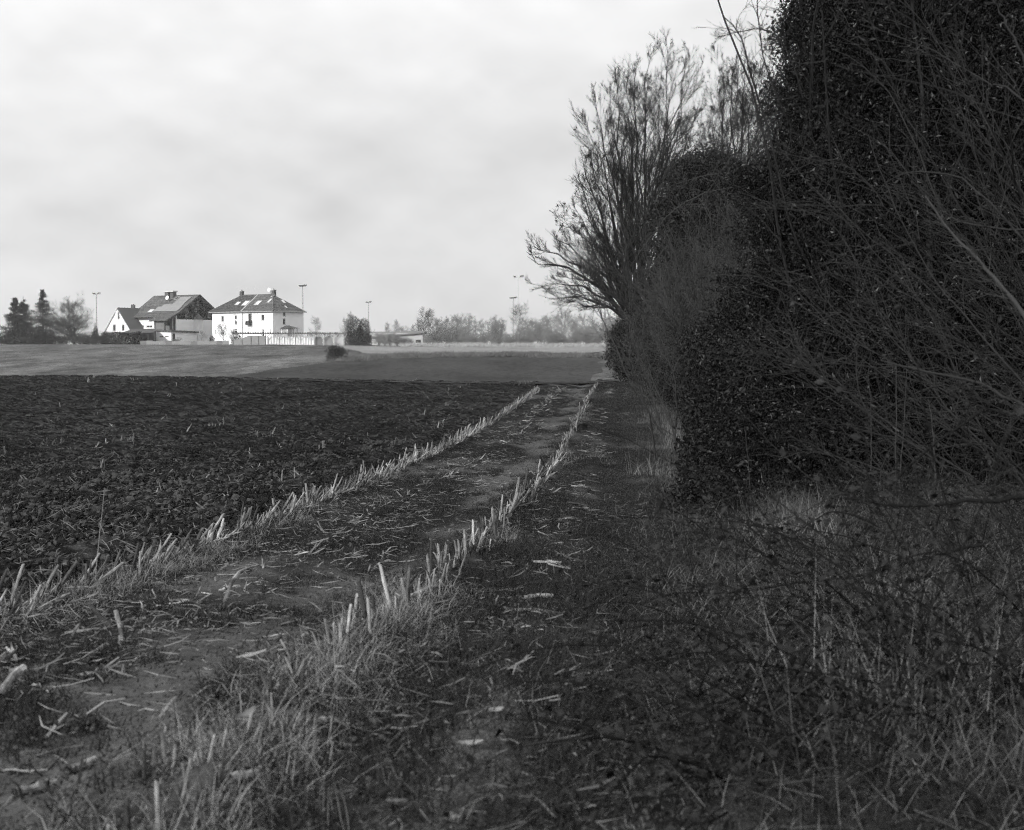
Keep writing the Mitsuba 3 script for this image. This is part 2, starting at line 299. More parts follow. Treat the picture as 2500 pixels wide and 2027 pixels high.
row('C', 2.4, 13, .055, (16, 12), (40, 110), (.22, .6), None, .3, .06)
row('C', 2.5, 4.6, .10, (18, 14), (60, 100), (.3, .62), None, .3)
row('C', 4.6, 10, .10, (9, 7), (60, 100), (.45, 1.05), (1.1, .12), .35)
row('C', 10, 15.5, .16, (32, 16), (20, 60), (.8, 1.3), (.8, .2), .3)
row('C', 15.5, 44, .17, (20, 14), (30, 80), (.4, .9), (.3, .3), .2)
row('B', 3.6, 44, .13, (72, 18), (40, 120), (.35, .85), (.7, .25), .12, .07)
row('D', 7, 40, .17, (84, 6), (180, 30), (.35, .95), (.5, .42), .45, .10)
nA = len(ST)
for i in range(1, 19):                                                 # what the plough left standing in the dark soil
    xo, y = -2.72 - i * .9, 3.5
    while y < 60:
        y += rg.exponential(1.15 + .10 * y * .3)
        if meshkit.noise(np.array([y * .35, i * 3.3, 2.0])) < .47: continue
        for _ in range(rg.integers(1, 4)):
            ST.append((xo + ROWDIR * y + rg.normal(0, .06), y + rg.normal(0, .2), abs(rg.normal(30, 22)), rg.uniform(0, 360), rg.uniform(.4, .95), 'P', rg.random() < .1))
def stalk_label(k, le, dk, s):
    pose = 'flattened' if le > 65 else 'steeply leaning' if le > 40 else 'leaning' if le > 18 else 'upright'; tone = 'dark weathered' if dk else 'pale'; size = ' short' if s < .62 else ' tall' if s > .95 else ''
    where = dict(A='in the row edging the ploughed soil', B='in the crushed row right of the leaning row', C='in the grass-grown middle row', D='across the track nearest the hedge', P='in the dark ploughed soil')[k]
    return f'{tone}{size} {pose} stalk {where}'
LABEL = dict(A=('pale maize stubble stalk leaning right in the row along the edge of the ploughed soil', 'stubble stalks along the ploughed edge'),
             B=('broken stalk in the crushed row just right of the leaning stubble row', 'broken stalks of the crushed row'),
             C=('upright stubble stalk in the grass-grown middle row running up from the bottom of the frame', 'stalks of the grassy middle row'),
             D=('flattened stalk lying across the track in the row nearest the hedge', 'flattened stalks on the track'),
             P=('short pale stalk sticking up out of the dark ploughed soil', 'stalks sticking out of the ploughed soil'))
ST = [s for s in ST if s[1] > 2.4 and abs(s[0]) < s[1] * .42]
ST.sort(key=lambda s: s[1] * (1.5 if s[5] == 'P' else 1) / s[4])
rest = {'m_stalk': MB(), 'm_stalk_dark': MB()}
protos = {(i, b): mikit.ply(m, b, smooth=40) for i, m in enumerate(SV) for b in ('m_stalk', 'm_stalk_dark')}
for n, (x, y, le, az, s, k, dk) in enumerate(ST):
    i = rg.integers(len(SV)); b = 'm_stalk_dark' if dk else 'm_stalk'
    z = float(mz(x, y) if k != 'P' else plough_z(x, y) - .015) + (.012 if le > 70 else -.012)
    m = T().translate([float(x), float(y), z]) @ orient(le, az, rg.uniform(0, 360)) @ T().scale([float(s)] * 3)
    if n < 285:
        key = uniq('stubble_stalk'); scene[key] = {**protos[i, b], 'to_world': m}; lab(key, stalk_label(k, le, dk, s), 'stubble stalk', stalk_label(k, le, dk, s).replace('stalk', 'stalks'))
    else:
        M = np.array(m.matrix); v, f = SV[i]; rest[b].add(v @ M[:3, :3].T + M[:3, 3], f)
part('', 'maize_stubble', rest['m_stalk'].mesh(), 'm_stalk'); lab('maize_stubble', 'distant and small pale stubble left in the rows and in the tilled soil', 'stubble', kind='stuff')
part('', 'weathered_stubble', rest['m_stalk_dark'].mesh(), 'm_stalk_dark'); lab('weathered_stubble', 'dark weathered stubble left among the pale stalks', 'stubble', kind='stuff')

# single pieces lying in the foreground
def lying(px0, px1, r, label, cat='fallen stalk', mid=None, bsdf='m_stalk', lift=(.012, .012), flatten=1.0, grp=None):
    a, b = hit(*px0), hit(*px1); pts = [a, (a + b) / 2 if mid is None else hit(*mid), b]
    for p, l in zip(pts, (lift[0], max(lift) if mid is None else lift[-1], lift[1])): p[2] = float(mz(p[0], p[1])) + l
    q = np.array(pts); t = np.linspace(0, 1, 9)[:, None]; P = np.where(t < .5, q[0] + (q[1] - q[0]) * t * 2, q[1] + (q[2] - q[1]) * (t * 2 - 1))
    R = np.full(9, r); R[[2, 6]] *= 1.25
    v, f = tubes(P[None], R[None], 8, cap=True); v2, f2 = tubes(P[None, ::-1], R[None, ::-1], 8, cap=True)
    v2 = v2[-8:]; cap = MB().add(v, f); nv = len(v)
    key = part('', 'fallen_stalk', cap.mesh(), bsdf, smooth=40); lab(key, label, cat, grp); return key
lying((560, 1962), (660, 1905), .0105, 'thick bright stalk lying on the grassy middle row at the bottom of the picture')
lying((770, 1792), (890, 1792), .011, 'thick pale stalk lying flat right of the grassy row, its right end kinked down', mid=(838, 1778))
lying((322, 1928), (412, 1882), .0105, 'stalk with a dark weathered underside lying alone on bare soil at the lower left', bsdf='m_stalk_dark')
lying((36, 1925), (118, 1898), .011, 'pale stalk lying near the lower left corner beside a broad husk')
lying((165, 1855), (232, 1835), .0095, 'short pale stalk lying flat above the lower left corner husk')
lying((0, 1842), (50, 1852), .010, 'pale stalk end lying at the left edge of the picture')
lying((0, 1716), (58, 1680), .012, 'thick pale stalk with a frayed upper end at the left edge', lift=(.01, .05))
lying((283, 1556), (300, 1587), .0085, 'kinked pale leaf stalk standing up like a bent elbow in the crushed row', mid=(292, 1558), lift=(.07, .01))
lying((545, 1502), (583, 1445), .010, 'short stalk split at its top, leaning in the crushed row left of centre', lift=(.01, .09))
lying((425, 1490), (465, 1497), .008, 'flat pale piece lying just below the leaning stubble row')
lying((1280, 1472), (1350, 1472), .010, 'pale stalk lying across the track with a dark stub at its right end')
lying((1232, 1498), (1375, 1506), .008, 'long thin pale stalk lying flat across the track')
lying((985, 1512), (1110, 1470), .007, 'pale stalk leaning out of the grassy middle row to the right', lift=(.02, .05))
lying((1085, 1538), (1122, 1556), .008, 'short bright stalk on dark soil right of the grassy row')
lying((945, 1975), (1030, 1985), .008, 'pale stalk lying at the bottom of the picture right of the grassy row')
lying((1090, 2015), (1130, 2025), .010, 'broken stalk end at the very bottom edge below the centre')
lying((1565, 1985), (1618, 2018), .006, 'curved pale stem lying at the bottom edge right of the centre', mid=(1575, 2008))
lying((205, 1640), (270, 1590), .009, 'long pale stalk along the crushed row below the bent leaf stalk')
lying((640, 1560), (685, 1550), .007, 'thin pale stalk on bare soil between the two nearer rows')
lying((1150, 1330), (1215, 1312), .008, 'stalk lying slantwise beside the first flattened stalks on the track')
def husk(px, py, L, w, az, label, lift=.02):
    rng = rng_(int(px)); p = hit(px, py); L, w = L * .62, w * .6; k = np.linspace(-.5, .5, 6); a = math.radians(az); d = np.array([math.cos(a), math.sin(a), 0]); s = np.array([-d[1], d[0], .35])
    c = p + d * L * k[:, None] + np.array([0, 0, 1]) * (lift + float(mz(p[0], p[1])) - p[2] + .25 * L * (k ** 2))[:, None]; ww = (w * (1 - (1.7 * np.abs(k)) ** 2 * .9))[:, None] * s
    v = np.stack([c - ww, c + [0, 0, -.006], c + ww], 1).reshape(-1, 3); f = []
    for i in range(5): f += [[3 * i, 3 * i + 1, 3 * i + 4, 3 * i + 3], [3 * i + 1, 3 * i + 2, 3 * i + 5, 3 * i + 4]]
    key = part('', 'dry_husk', (v, np.array(f)), 'm_husk', smooth=True); lab(key, label, 'husk')
husk(120, 1918, .13, .018, 80, 'broad dry husk leaf lying near the lower left corner', .03)
husk(208, 1668, .07, .014, 30, 'small square husk scrap on the soil left of the grassy row')
husk(285, 1790, .11, .012, 150, 'bright curled husk with raised ends on the lower left soil', .04)
husk(45, 1690, .09, .02, 40, 'pale husk wrapped on the stalk end at the left edge', .06)
husk(1212, 1782, .07, .016, 20, 'pale crumpled leaf on the dark soil right of the grassy row', .03)
husk(1150, 1862, .10, .014, 10, 'pale curled leaf on the track at the bottom middle', .03)
husk(1695, 1915, .10, .014, 110, 'bright narrow leaf standing in the grass at the lower right', .05)
husk(605, 1878, .16, .014, 75, 'twisted dry leaf standing in the grassy row near the bottom', .10)
# tall single stem in the first row
p = hit(232, 1420); P, R = grow(rng_(5), [p], [[.12, .05, 1]], .52, .0035, 6, 0.02, .02, .35)
k = part('', 'dry_weed', tubes(P, R, 5), 'm_straw_dim', smooth=True); lab(k, 'single tall thin dry stem standing above the leaning stubble row at the left', 'weed')
# ------------------------------------------------------------------ grass, straw and clods (loose cover)
def blade_patch(seed, R, m, h, w, lean, curl, seg=2, p0=None):
    rng = rng_(seed); c = disc(rng, m, R); hh = h * rng.uniform(.45, 1.25, m)
    return blades(rng, c + [0, 0, -.012], hh, w * rng.uniform(.6, 1.3, m), lean, curl, seg=seg)
def strand_patch(seed, R, m, L, w, hmax):
    rng = rng_(seed); c = disc(rng, m, R); c[:, 2] = hmax * rng.random(m) ** 2
    return blades(rng, c, L * rng.uniform(.5, 1.3, m), w, 1.15, .35, seg=3)
for i in range(3):
    group(f'short_grass_form_{"abc"[i]}', blade=mikit.ply(blade_patch(100 + i, .30, 420, .055, .0045, .7, .5), 'm_grass'))
    group(f'moss_grass_form_{"abc"[i]}', blade=mikit.ply(blade_patch(110 + i, .11, 240, .06, .004, .6, .5), 'm_grass'))
    group(f'straw_form_{"abc"[i]}', piece=mikit.ply(strips(rng_(120 + i), disc(rng_(130 + i), 26, .42) + [0, 0, .012], rng_(140 + i).uniform(.015, .11, 26), rng_(150 + i).uniform(.0015, .0055, 26) * np.where(np.arange(26) % 5, .8, 1.6), .16, .35), ['m_residue', 'm_strand', 'm_straw_dim'][i]))
    group(f'row_grass_form_{"abc"[i]}', blade=mikit.ply(blade_patch(160 + i, .115, 95, .15, .0030, .5, .8, 3), 'm_dead_grass'), dark_blade=mikit.ply(blade_patch(165 + i, .14, 110, .09, .0036, .7, .8, 3), 'm_strand_dark'))
    group(f'verge_grass_form_{"abc"[i]}', blade=mikit.ply(strand_patch(170 + i, .36, 85, .17, .0030, .07), 'm_strand'), dark_blade=mikit.ply(strand_patch(175 + i, .36, 330, .13, .0036, .05), 'm_strand_dark'))
    group(f'tall_grass_form_{"abc"[i]}', blade=mikit.ply(blade_patch(180 + i, .26, 46, .40, .0040, .18, .3, 3), 'm_dead_grass' if i == 0 else 'm_tall'))
    rng = rng_(190 + i); m = MB(); ic = trimesh.creation.icosphere(0); mp = MB()
    for c in disc(rng, 150, .55):
        s = rng.uniform(.008, .026) ** 1.0 * rng.uniform(.6, 1.3, 3); (m if rng.random() < .86 else mp).add(ic.vertices * s * rng.uniform(.7, 1.3, (12, 1)) + c + [0, 0, .015], ic.faces)
    group(f'clod_form_{"abc"[i]}', clod=mikit.ply(m.mesh(), 'm_clod')); group(f'pale_clod_form_{"abc"[i]}', clod=mikit.ply(mp.mesh(), 'm_clod_pale'))
    group(f'residue_form_{"abc"[i]}', piece=mikit.ply(strips(rng_(200 + i), disc(rng_(210 + i), 30, .55) + [0, 0, .03], rng_(220 + i).uniform(.015, .09, 30), rng_(230 + i).uniform(.0018, .0042, 30), .3), 'm_residue'))
def forms(n): return [f'{n}_form_{c}' for c in 'abc']
def pts_on(xy, zf): xy = np.asarray(xy); return np.column_stack([xy, zf(xy[:, 0], xy[:, 1])])
rg = rng_(77)
# short dark grass of the margin and the track
def cand(n, y0, y1, xl, xr, pw=1.0):
    y = y0 * (y1 / y0) ** (rg.random(n) ** pw); u = rg.random(n); return np.column_stack([xl(y) + u * (xr(y) - xl(y)), y])
xA, xB, xC, xD = (lambda y, k=k: xrow(k, y) for k in 'ABCD')
edge_r = lambda y: np.interp(y, [2, 5, 10, 13, 16, 24, 34, 46, 60], [1.6, 1.6, 1.7, 1.8, 2.3, 3.2, 3.9, 4.4, 5.4])
q = cand(1400, 2.5, 48, xC, lambda y: edge_r(y) + .2, .8); d = meshkit.fbm(np.column_stack([q * [2.2, 1.4], q[:, :1] * 0 + 4]), 2)
scatter('short_grass', forms('short_grass'), pts_on(q[d > .30], mz), rg, .8, 1.5, 3); nG = int((d > .30).sum())
q = cand(1500, 2.5, 44, xA, xC, .9); d = meshkit.fbm(np.column_stack([q * [2.6, 1.5], q[:, :1] * 0 + 9]), 2) - .16 * np.exp(-((q[:, 0] - ROWDIR * q[:, 1] + 1.30) / .3) ** 2)
q = q[d > .42]; scatter('short_grass', forms('moss_grass'), pts_on(q, mz), rg, .7, 1.6, 3, first=nG + 1)
lab('short_grass', 'short dark grass and moss tufts on the field margin and the track', 'grass', kind='stuff')
q = np.vstack([cand(200, 3.4, 45, xA, xD), cand(170, 3.3, 45, lambda y: xB(y) - .16, lambda y: xB(y) + .10), cand(90, 2.6, 12, xC, lambda y: xC(y) + 1.0)])
q4 = np.vstack([cand(420, 2.5, 30, xA, lambda y: edge_r(y))]); q5 = cand(170, 2.5, 12, lambda y: xC(y) + .1, lambda y: edge_r(y), .9)
for i in range(3):
    rng = rng_(600 + i); m = MB(); ic = trimesh.creation.icosphere(0)
    for c in disc(rng, 150, .42): m.add(ic.vertices * rng.uniform(.0015, .0055) * rng.uniform(.6, 1.3, 3) * rng.uniform(.7, 1.3, (12, 1)) + c + [0, 0, .004], ic.faces)
    group(f'crumb_form_{"abc"[i]}', crumb=mikit.ply(m.mesh(), 'm_crumb')); group(f'trampled_form_{"abc"[i]}', blade=mikit.ply(strand_patch(610 + i, .36, 45, .10, .0026, .02), 'm_trampled'), dark_blade=mikit.ply(strand_patch(615 + i, .36, 260, .09, .0038, .025), 'm_strand_dark'))
scatter('soil_crumbs', forms('crumb'), pts_on(q4, mz), rg, .8, 1.5, 2); lab('soil_crumbs', 'crumbs of soil and small stones on the field margin', 'soil crumbs', kind='stuff')
scatter('trampled_grass', forms('trampled'), pts_on(q5, mz), rg, .8, 1.3, 4); lab('trampled_grass', 'flattened dead grass on the track beside the grassy row', 'grass', kind='stuff')
scatter('straw_litter', forms('straw'), pts_on(q, mz), rg, .8, 1.5, 3); lab('straw_litter', 'broken dry straw scattered over the field margin', 'straw', kind='stuff')
# dry grass growing in the rows
y = np.concatenate([rg.uniform(2.4, 6.3, 125), rg.uniform(8.6, 10, 8), rg.uniform(16, 20, 9), rg.uniform(26, 34, 26)]); x = xC(y) + rg.normal(.05, .09, len(y))
ya = np.concatenate([rg.uniform(5.8, 8.8, 64), rg.uniform(4.3, 5.6, 22), rg.uniform(8.8, 15.5, 30), rg.uniform(20, 34, 8)]); xa = xA(ya) + rg.normal(.08, .06, len(ya))
q = np.column_stack([np.r_[x, xa, xC(rg.uniform(18, 22, 6)) + .5], np.r_[y, ya, rg.uniform(17, 21, 6)]])
scatter('row_grass', forms('row_grass'), pts_on(q, mz), rg, .7, 1.25, 6); lab('row_grass', 'tufts of dead yellowed grass growing among the stubble rows', 'grass', kind='stuff')
# verge under the hedge
def verge_xl(y): return np.interp(y, [2, 4, 6, 9, 12, 16, 24, 40], [.75, .8, .9, 1.05, 1.45, 2.0, 2.9, 4.0])
q = cand(480, 2.5, 13, verge_xl, lambda y: verge_xl(y) + np.interp(y, [2, 5, 9, 13], [1.6, 2.4, 3.2, 3.6]), .75)
q2 = cand(70, 13, 40, verge_xl, lambda y: verge_xl(y) + 1.0)
scatter('verge_grass', forms('verge_grass'), pts_on(np.vstack([q, q2]), mz), rg, .7, 1.25, 8); lab('verge_grass', 'tangled dead grass stems on the verge under the hedge', 'grass', kind='stuff')
q = [hit(px, py)[:2] for px, py in zip(rg.uniform(1850, 2060, 26), rg.uniform(1255, 1330, 26))] + [hit(px, py)[:2] for px, py in zip(rg.uniform(2080, 2400, 14), rg.uniform(1230, 1300, 14))]
q += [hit(px, py)[:2] + np.array([.1, 0]) for px, py in zip(rg.uniform(1600, 1690, 22), rg.uniform(1020, 1120, 22))]
q += [hit(px, py)[:2] for px, py in zip(rg.uniform(2020, 2500, 22), rg.uniform(1330, 1950, 22))] + [hit(px, py)[:2] + np.array([.1, 0]) for px, py in zip(rg.uniform(1560, 1740, 50), rg.uniform(950, 1210, 50))]
scatter('tall_grass', forms('tall_grass'), pts_on(q, mz), rg, .7, 1.15, 6); lab('tall_grass', 'tall pale dead grass standing in front of the dark hedge foot', 'grass', kind='stuff')
# clods and residue on the tilled soil
def cand_p(n, pw=1.0):
    y = 4.2 * (66 / 4.2) ** (rg.random(n) ** pw); return np.column_stack([xA(y) - .5 - rg.random(n) * np.minimum(.38 * y + xA(y) + 1, 40), y])
q = cand_p(620, .9); scatter('soil_clods', forms('clod'), pts_on(q, zg), rg, .5, 1.1, 4); lab('soil_clods', 'dark crumbled clods on the tilled field', 'clods', kind='stuff')
q = cand_p(380, .9); scatter('pale_clods', forms('pale_clod'), pts_on(q, zg), rg, .8, 1.5, 4); lab('pale_clods', 'paler dried clods among the dark tilled soil', 'clods', kind='stuff')
q = cand_p(900, .85); o = (q[:, 0] - ROWDIR * q[:, 1] + 2.72) / .9; o = np.where(rg.random(900) < .8, np.round(o) + rg.normal(0, .10, 900), o); q[:, 0] = np.minimum(o, -.6) * .9 - 2.72 + ROWDIR * q[:, 1]; scatter('field_residue', forms('residue'), pts_on(q, zg), rg, .8, 1.5, 6); lab('field_residue', 'bits of dry plant residue mixed into the tilled soil', 'residue', kind='stuff')
# ------------------------------------------------------------------ houses
ZU = np.array([0, 0, 1.0])
def axes(deg):                                                        # along the long fronts / along the gables
    a = math.radians(deg); return np.array([math.cos(a), math.sin(a), 0]), np.array([math.sin(a), -math.cos(a), 0])
U, V = axes(145.3)
def on_plane(O, d, px, py):
    """(distance along d, height) where the sight line of a photograph pixel meets the upright plane through O along d."""
    r = ray(px, py); n = np.array([-d[1], d[0], 0]); t = ((O - EYE) @ n) / (r @ n); p = EYE + r * t
    return (p - O) @ d, p[2]
def rect(O, d, x0, y0, x1, y1):
    (a, zt), (b, zb) = on_plane(O, d, x0, y0), on_plane(O, d, x1, y1); return min(a, b), zb, max(a, b), zt
def wall(parent, name, O, d, outline, holes, n, bsdf, t=.3, label=None):
    """An upright wall with openings, thickness t behind its face. n: outward normal."""
    pg = Polygon(outline)
    for a, b, c, e in holes: pg = pg.difference(sbox(a, b, c, e))
    m = trimesh.creation.extrude_polygon(pg, t, engine='earcut'); v = m.vertices
    return part(parent, name, (O + np.outer(v[:, 0], d) + np.outer(v[:, 1], ZU) - np.outer(v[:, 2], n), m.faces), bsdf, label=label)
def slab(O, a, b, c):
    """Box spanned by three edge vectors from O."""
    v = np.array([O + i * a + j * b + k * c for i in (0, 1) for j in (0, 1) for k in (0, 1)])
    return v, np.array([[0, 1, 3, 2], [4, 6, 7, 5], [0, 4, 5, 1], [2, 3, 7, 6], [0, 2, 6, 4], [1, 5, 7, 3]])
def bx(O, d, n, s0, s1, z0, z1, e0, e1):
    """Box on a wall plane: along d, up, and from e0 to e1 outwards along n."""
    return slab(O + d * s0 + ZU * z0 + n * e0, d * (s1 - s0), ZU * (z1 - z0), n * (e1 - e0))
def window(parent, O, d, n, h, pane='m_glass', frame='m_trim', fw=.07, bars=0, shutter=0.0, cross=None, sill=True, name='window', deep=.16):
    a, b, c, e = h; m = MB()
    w = uniq(f'{parent}__{name}')
    for s0, s1, z0, z1 in ((a, a + fw, b, e), (c - fw, c, b, e), (a + fw, c - fw, b, b + fw), (a + fw, c - fw, e - fw, e)): m.add(*bx(O, d, n, s0, s1, z0, z1, -deep - .06, -deep + .03))
    for i in range(bars):
        s = a + (c - a) * (i + 1) / (bars + 1); m.add(*bx(O, d, n, s - .03, s + .03, b + fw, e - fw, -deep - .05, -deep + .02))
    for z in ([] if cross is None else [b + (e - b) * cross]): m.add(*bx(O, d, n, a + fw, c - fw, z - fw * .6, z + fw * .6, -deep - .05, -deep + .025))
    scene[f'{w}__frame'] = mikit.ply(m.mesh(), frame)
    scene[f'{w}__pane'] = mikit.ply(bx(O, d, n, a + .02, c - .02, b + .02, e - .02, -deep - .09, -deep - .045), pane)
    if shutter: scene[f'{w}__roller_shutter'] = mikit.ply(bx(O, d, n, a + .01, c - .01, e - (e - b) * shutter, e - .01, -deep + .035, -deep + .075), 'm_trim')
    if sill: scene[f'{w}__sill'] = mikit.ply(bx(O, d, n, a - .06, c + .06, b - .07, b - .002, -.1, .05), 'm_greywall')
    return w
def plate(pts, t):
    """Slab under a planar outline (list of 3-D points), thickness t straight down."""
    p = np.array(pts, float); k = len(p); v = np.vstack([p, p - ZU * t]); f = [[0, i, i + 1] for i in range(1, k - 1)] + [[k, k + i + 1, k + i] for i in range(1, k - 1)]
    for i in range(k): j = (i + 1) % k; f += [[i, i + k, j + k], [i, j + k, j]]
    return v, np.array(f)
def roof_window(parent, P0, d, w, W, H, pane='m_skyglass', name='roof_window'):
    """P0 on the roof plane (lower corner), d along the eave, w up the slope."""
    nn = unit(np.cross(d, w)); nn = nn * np.sign(nn[2]); k = uniq(f'{parent}__{name}'); m = MB(); f = .09
    for s0, s1, t0, t1 in ((0, f, 0, H), (W - f, W, 0, H), (f, W - f, 0, f), (f, W - f, H - f, H)): m.add(*slab(P0 + d * s0 + w * t0 - nn * .05, d * (s1 - s0), w * (t1 - t0), nn * .17))
    scene[f'{k}__frame'] = mikit.ply(m.mesh(), 'm_metal'); scene[f'{k}__pane'] = mikit.ply(slab(P0 + d * f + w * f - nn * .05, d * (W - 2 * f), w * (H - 2 * f), nn * .14), pane)
def sat_dish(parent, c, n, r, bsdf='m_trim'):
    n = unit(np.array(n, float)); a = unit(np.cross(n, ZU)); b = np.cross(a, n); m = MB(); an = np.arange(16) * np.pi / 8; rr = np.array([.02, .35, .7, 1.0])
    v = np.array([c + n * (.22 * r * q * q) + r * q * (math.cos(t) * a + math.sin(t) * b) for q in rr for t in an]); f = [[i * 16 + j, i * 16 + (j + 1) % 16, i * 16 + 16 + (j + 1) % 16, i * 16 + 16 + j] for i in range(3) for j in range(16)]
    m.add(v, f).add(v - n * .03, np.array(f)[:, ::-1]); part(parent, 'satellite_dish', m.mesh(), bsdf, smooth=40)
    key = [k for k in scene if k.startswith(f'{parent}__satellite_dish')][-1]
    scene[f'{key}__arm'] = mikit.ply(tubes([[c - b * r * .9, c - b * r * .55 + n * r * .5, c + n * r * .8]], [[.02, .02, .03]], 5), 'm_metal')
    scene[f'{key}__bracket'] = mikit.ply(tubes([[c - n * .05, c - n * .3, c - n * .35 - ZU * .7]], [[.04, .04, .04]], 5), 'm_metal')

# --- white hipped semi-detached house
Yc = 226.0; G = 1.95
C0 = at(667, 840, Yc); C0[2] = 0
n1, n2 = -V, -U                                                        # outward normals of the long front and of the right end
z_eave = at(667, 760, Yc)[2]; Lf = on_plane(C0, U, 517.5, 765)[0]; Lr = on_plane(C0, V, 741, 765)[0]
H3 = 'white_hipped_house'; lab(H3, 'white rendered semi-detached house with a grey hipped tile roof and two chimneys', 'house')
hf = [rect(C0, U, *q) for q in ((539.6, 772, 547.2, 786.2), (570.3, 768, 578.8, 795), (606, 766.2, 614.7, 793), (638.2, 768.8, 645.2, 781.8), (524.4, 806, 527.8, 817), (540.3, 806, 547, 817), (570, 804, 579, 816.5), (606.5, 802.5, 614, 815), (638.7, 804.3, 644.8, 826), (658.5, 803.3, 661.3, 814))]
mid = on_plane(C0, U, 592, 765)[0]
wall(H3, 'wall', C0, U, [(mid, G - 1), (Lf, G - 1), (Lf, z_eave), (mid, z_eave)], [h for h in hf if h[0] > mid], n1, 'm_white', label='left half of the long front')
wall(H3, 'wall', C0, U, [(0, G - 1), (mid - .004, G - 1), (mid - .004, z_eave), (0, z_eave)], [h for h in hf if h[0] < mid], n1, 'm_white')
hr = [rect(C0, V, *q) for q in ((690.9, 763.6, 697, 771.8), (690.9, 778.3, 697, 792.2))]
wall(H3, 'wall', C0 + U * .302, V, [(.302, G - 1), (Lr, G - 1), (Lr, z_eave), (.302, z_eave)], hr, n2, 'm_white', label='shaded right end wall') if False else wall(H3, 'wall', C0, V, [(.003, G - 1), (Lr, G - 1), (Lr, z_eave), (.003, z_eave)], hr, n2, 'm_white', t=.299, label='right end wall in shade')
wall(H3, 'wall', C0 + U * Lf, V, [(.31, G - 1), (Lr, G - 1), (Lr, z_eave), (.31, z_eave)], [], U, 'm_white'); wall(H3, 'wall', C0 + V * Lr, U, [(.31, G - 1), (Lf - .31, G - 1), (Lf - .31, z_eave), (.31, z_eave)], [], V, 'm_white')
window(H3, C0, U, n1, hf[0], bars=1); window(H3, C0, U, n1, hf[1], cross=.5, fw=.2); window(H3, C0, U, n1, hf[2], pane='m_darkwood', bars=1, frame='m_greywood', sill=False, name='balcony_door'); window(H3, C0, U, n1, hf[3], frame='m_greywood')
for i in (4, 5, 6): window(H3, C0, U, n1, hf[i], cross=.7)
window(H3, C0, U, n1, hf[7], shutter=.97); window(H3, C0, U, n1, hf[8], cross=.8, sill=False, name='front_door'); window(H3, C0, U, n1, hf[9], cross=.85)
window(H3, C0, V, n2, hr[0], frame='m_greywood'); window(H3, C0, V, n2, hr[1], frame='m_greywood', bars=1)
b = rect(C0, U, 605, 784, 616, 794); m = MB()
for s in np.linspace(b[0], b[2], 9): m.add(*bx(C0, U, n1, s - .02, s + .02, b[1], b[3], .5, .54))
for z in (b[1], b[3] - .05): m.add(*bx(C0, U, n1, b[0], b[2], z, z + .05, .003, .56))
for e in (.15, .32):
    for s in (b[0], b[2] - .04): m.add(*bx(C0, U, n1, s, s + .04, b[1] + .05, b[3] - .05, e, e + .04))
kb = part(H3, 'balcony_railing', m.mesh(), 'm_darkwood'); scene[f'{kb}__flower_box'] = mikit.ply(bx(C0, U, n1, b[0] + .1, b[2] - .1, b[1] + .1, b[3] - .25, .56, .75), 'm_darkwood')
scene[f'{kb}__plants'] = mikit.ply(leaves(rng_(3), C0 + U * (b[0] + b[2]) / 2 + n1 * .65 + ZU * (b[3] - .2) + rng_(4).normal(size=(90, 3)) * [.5, .3, .16], .12), 'm_scrub'); lab(f'{kb}__plants', kind='stuff')
ov = .38; E = [C0 - U * ov - V * ov, C0 + U * (Lf + ov) - V * ov, C0 + U * (Lf + ov) + V * (Lr + ov), C0 - U * ov + V * (Lr + ov)]
E = [p + ZU * (z_eave + .02) for p in E]; hw = (Lr + 2 * ov) / 2; zr = at(666, 719.9, Yc + 5.6)[2]
R1 = C0 + U * (hw - ov) + V * (Lr / 2); R2 = C0 + U * (Lf - hw + ov) + V * (Lr / 2); R1[2] = R2[2] = zr
rf = MB()
for q in ([E[1], E[0], R1, R2], [E[0], E[3], R1], [E[3], E[2], R2, R1], [E[2], E[1], R2]):
    q = np.array(q); rf.add(q, [[0, i, i + 1] for i in range(1, len(q) - 1)])
rf.add(np.array(E), [[0, 1, 2], [0, 2, 3]])
RF = part(H3, 'roof', rf.mesh(), 'm_tile')
sl = unit((R1 - (E[0] + U * ((R1 - E[0]) @ U))))                        # up the front slope
sl2 = unit((R1 - (E[0] + V * ((R1 - E[0]) @ V))))
def course(a0, a1, w, n, H, key, bs):
    """Rows of tiles: thin overlapping strips."""
    pass
# tile courses: every row of tiles a proud strip
def courses(A, B, top_a, top_b, rows, nn, bsdf, parent):
    m = MB()
    for i in range(rows):
        t0, t1 = i / rows, (i + 1) / rows
        p, q = A + (top_a - A) * t0, B + (top_b - B) * t0; p2, q2 = A + (top_a - A) * t1, B + (top_b - B) * t1
        m.add([p + nn * .07, q + nn * .07, q2 + nn * .012, p2 + nn * .012, p, q], [[0, 1, 2, 3], [4, 5, 1, 0]])
    k = f'{parent}__tile_rows' if f'{parent}__tile_rows' not in scene else uniq(f'{parent}__tile_rows_x').replace('_x', '') + ''
    return m
def nrm(d, w): n = unit(np.cross(d, w)); return n * np.sign(n[2])
fr = nrm(U, sl); sm = lambda s: E[0] + U * s
midr = R1 + (R2 - R1) * ((mid + ov - (R1 - E[0]) @ U) / ((R2 - R1) @ U)); mide = E[0] + U * (mid + ov)
for i, (a, bq, c, d, bs) in enumerate(((E[0], mide, R1, midr, 'm_tile'), (mide, E[1], midr, R2, 'm_tile_dark'), (E[3], E[0], R1, R1, 'm_tile'))):
    kk = f'{RF}__tile_rows' + (f'_{i:03d}' if i else ''); scene[kk] = mikit.ply(courses(a, bq, c, d, 22, fr if i < 2 else nrm(V, sl2), None, RF).mesh(), bs); lab(kk, kind='stuff')
scene[f'{RF}__verge_strip'] = mikit.ply(tubes([[mide + fr * .08, midr + fr * .08]], [[.09, .09]], 5), 'm_pale')
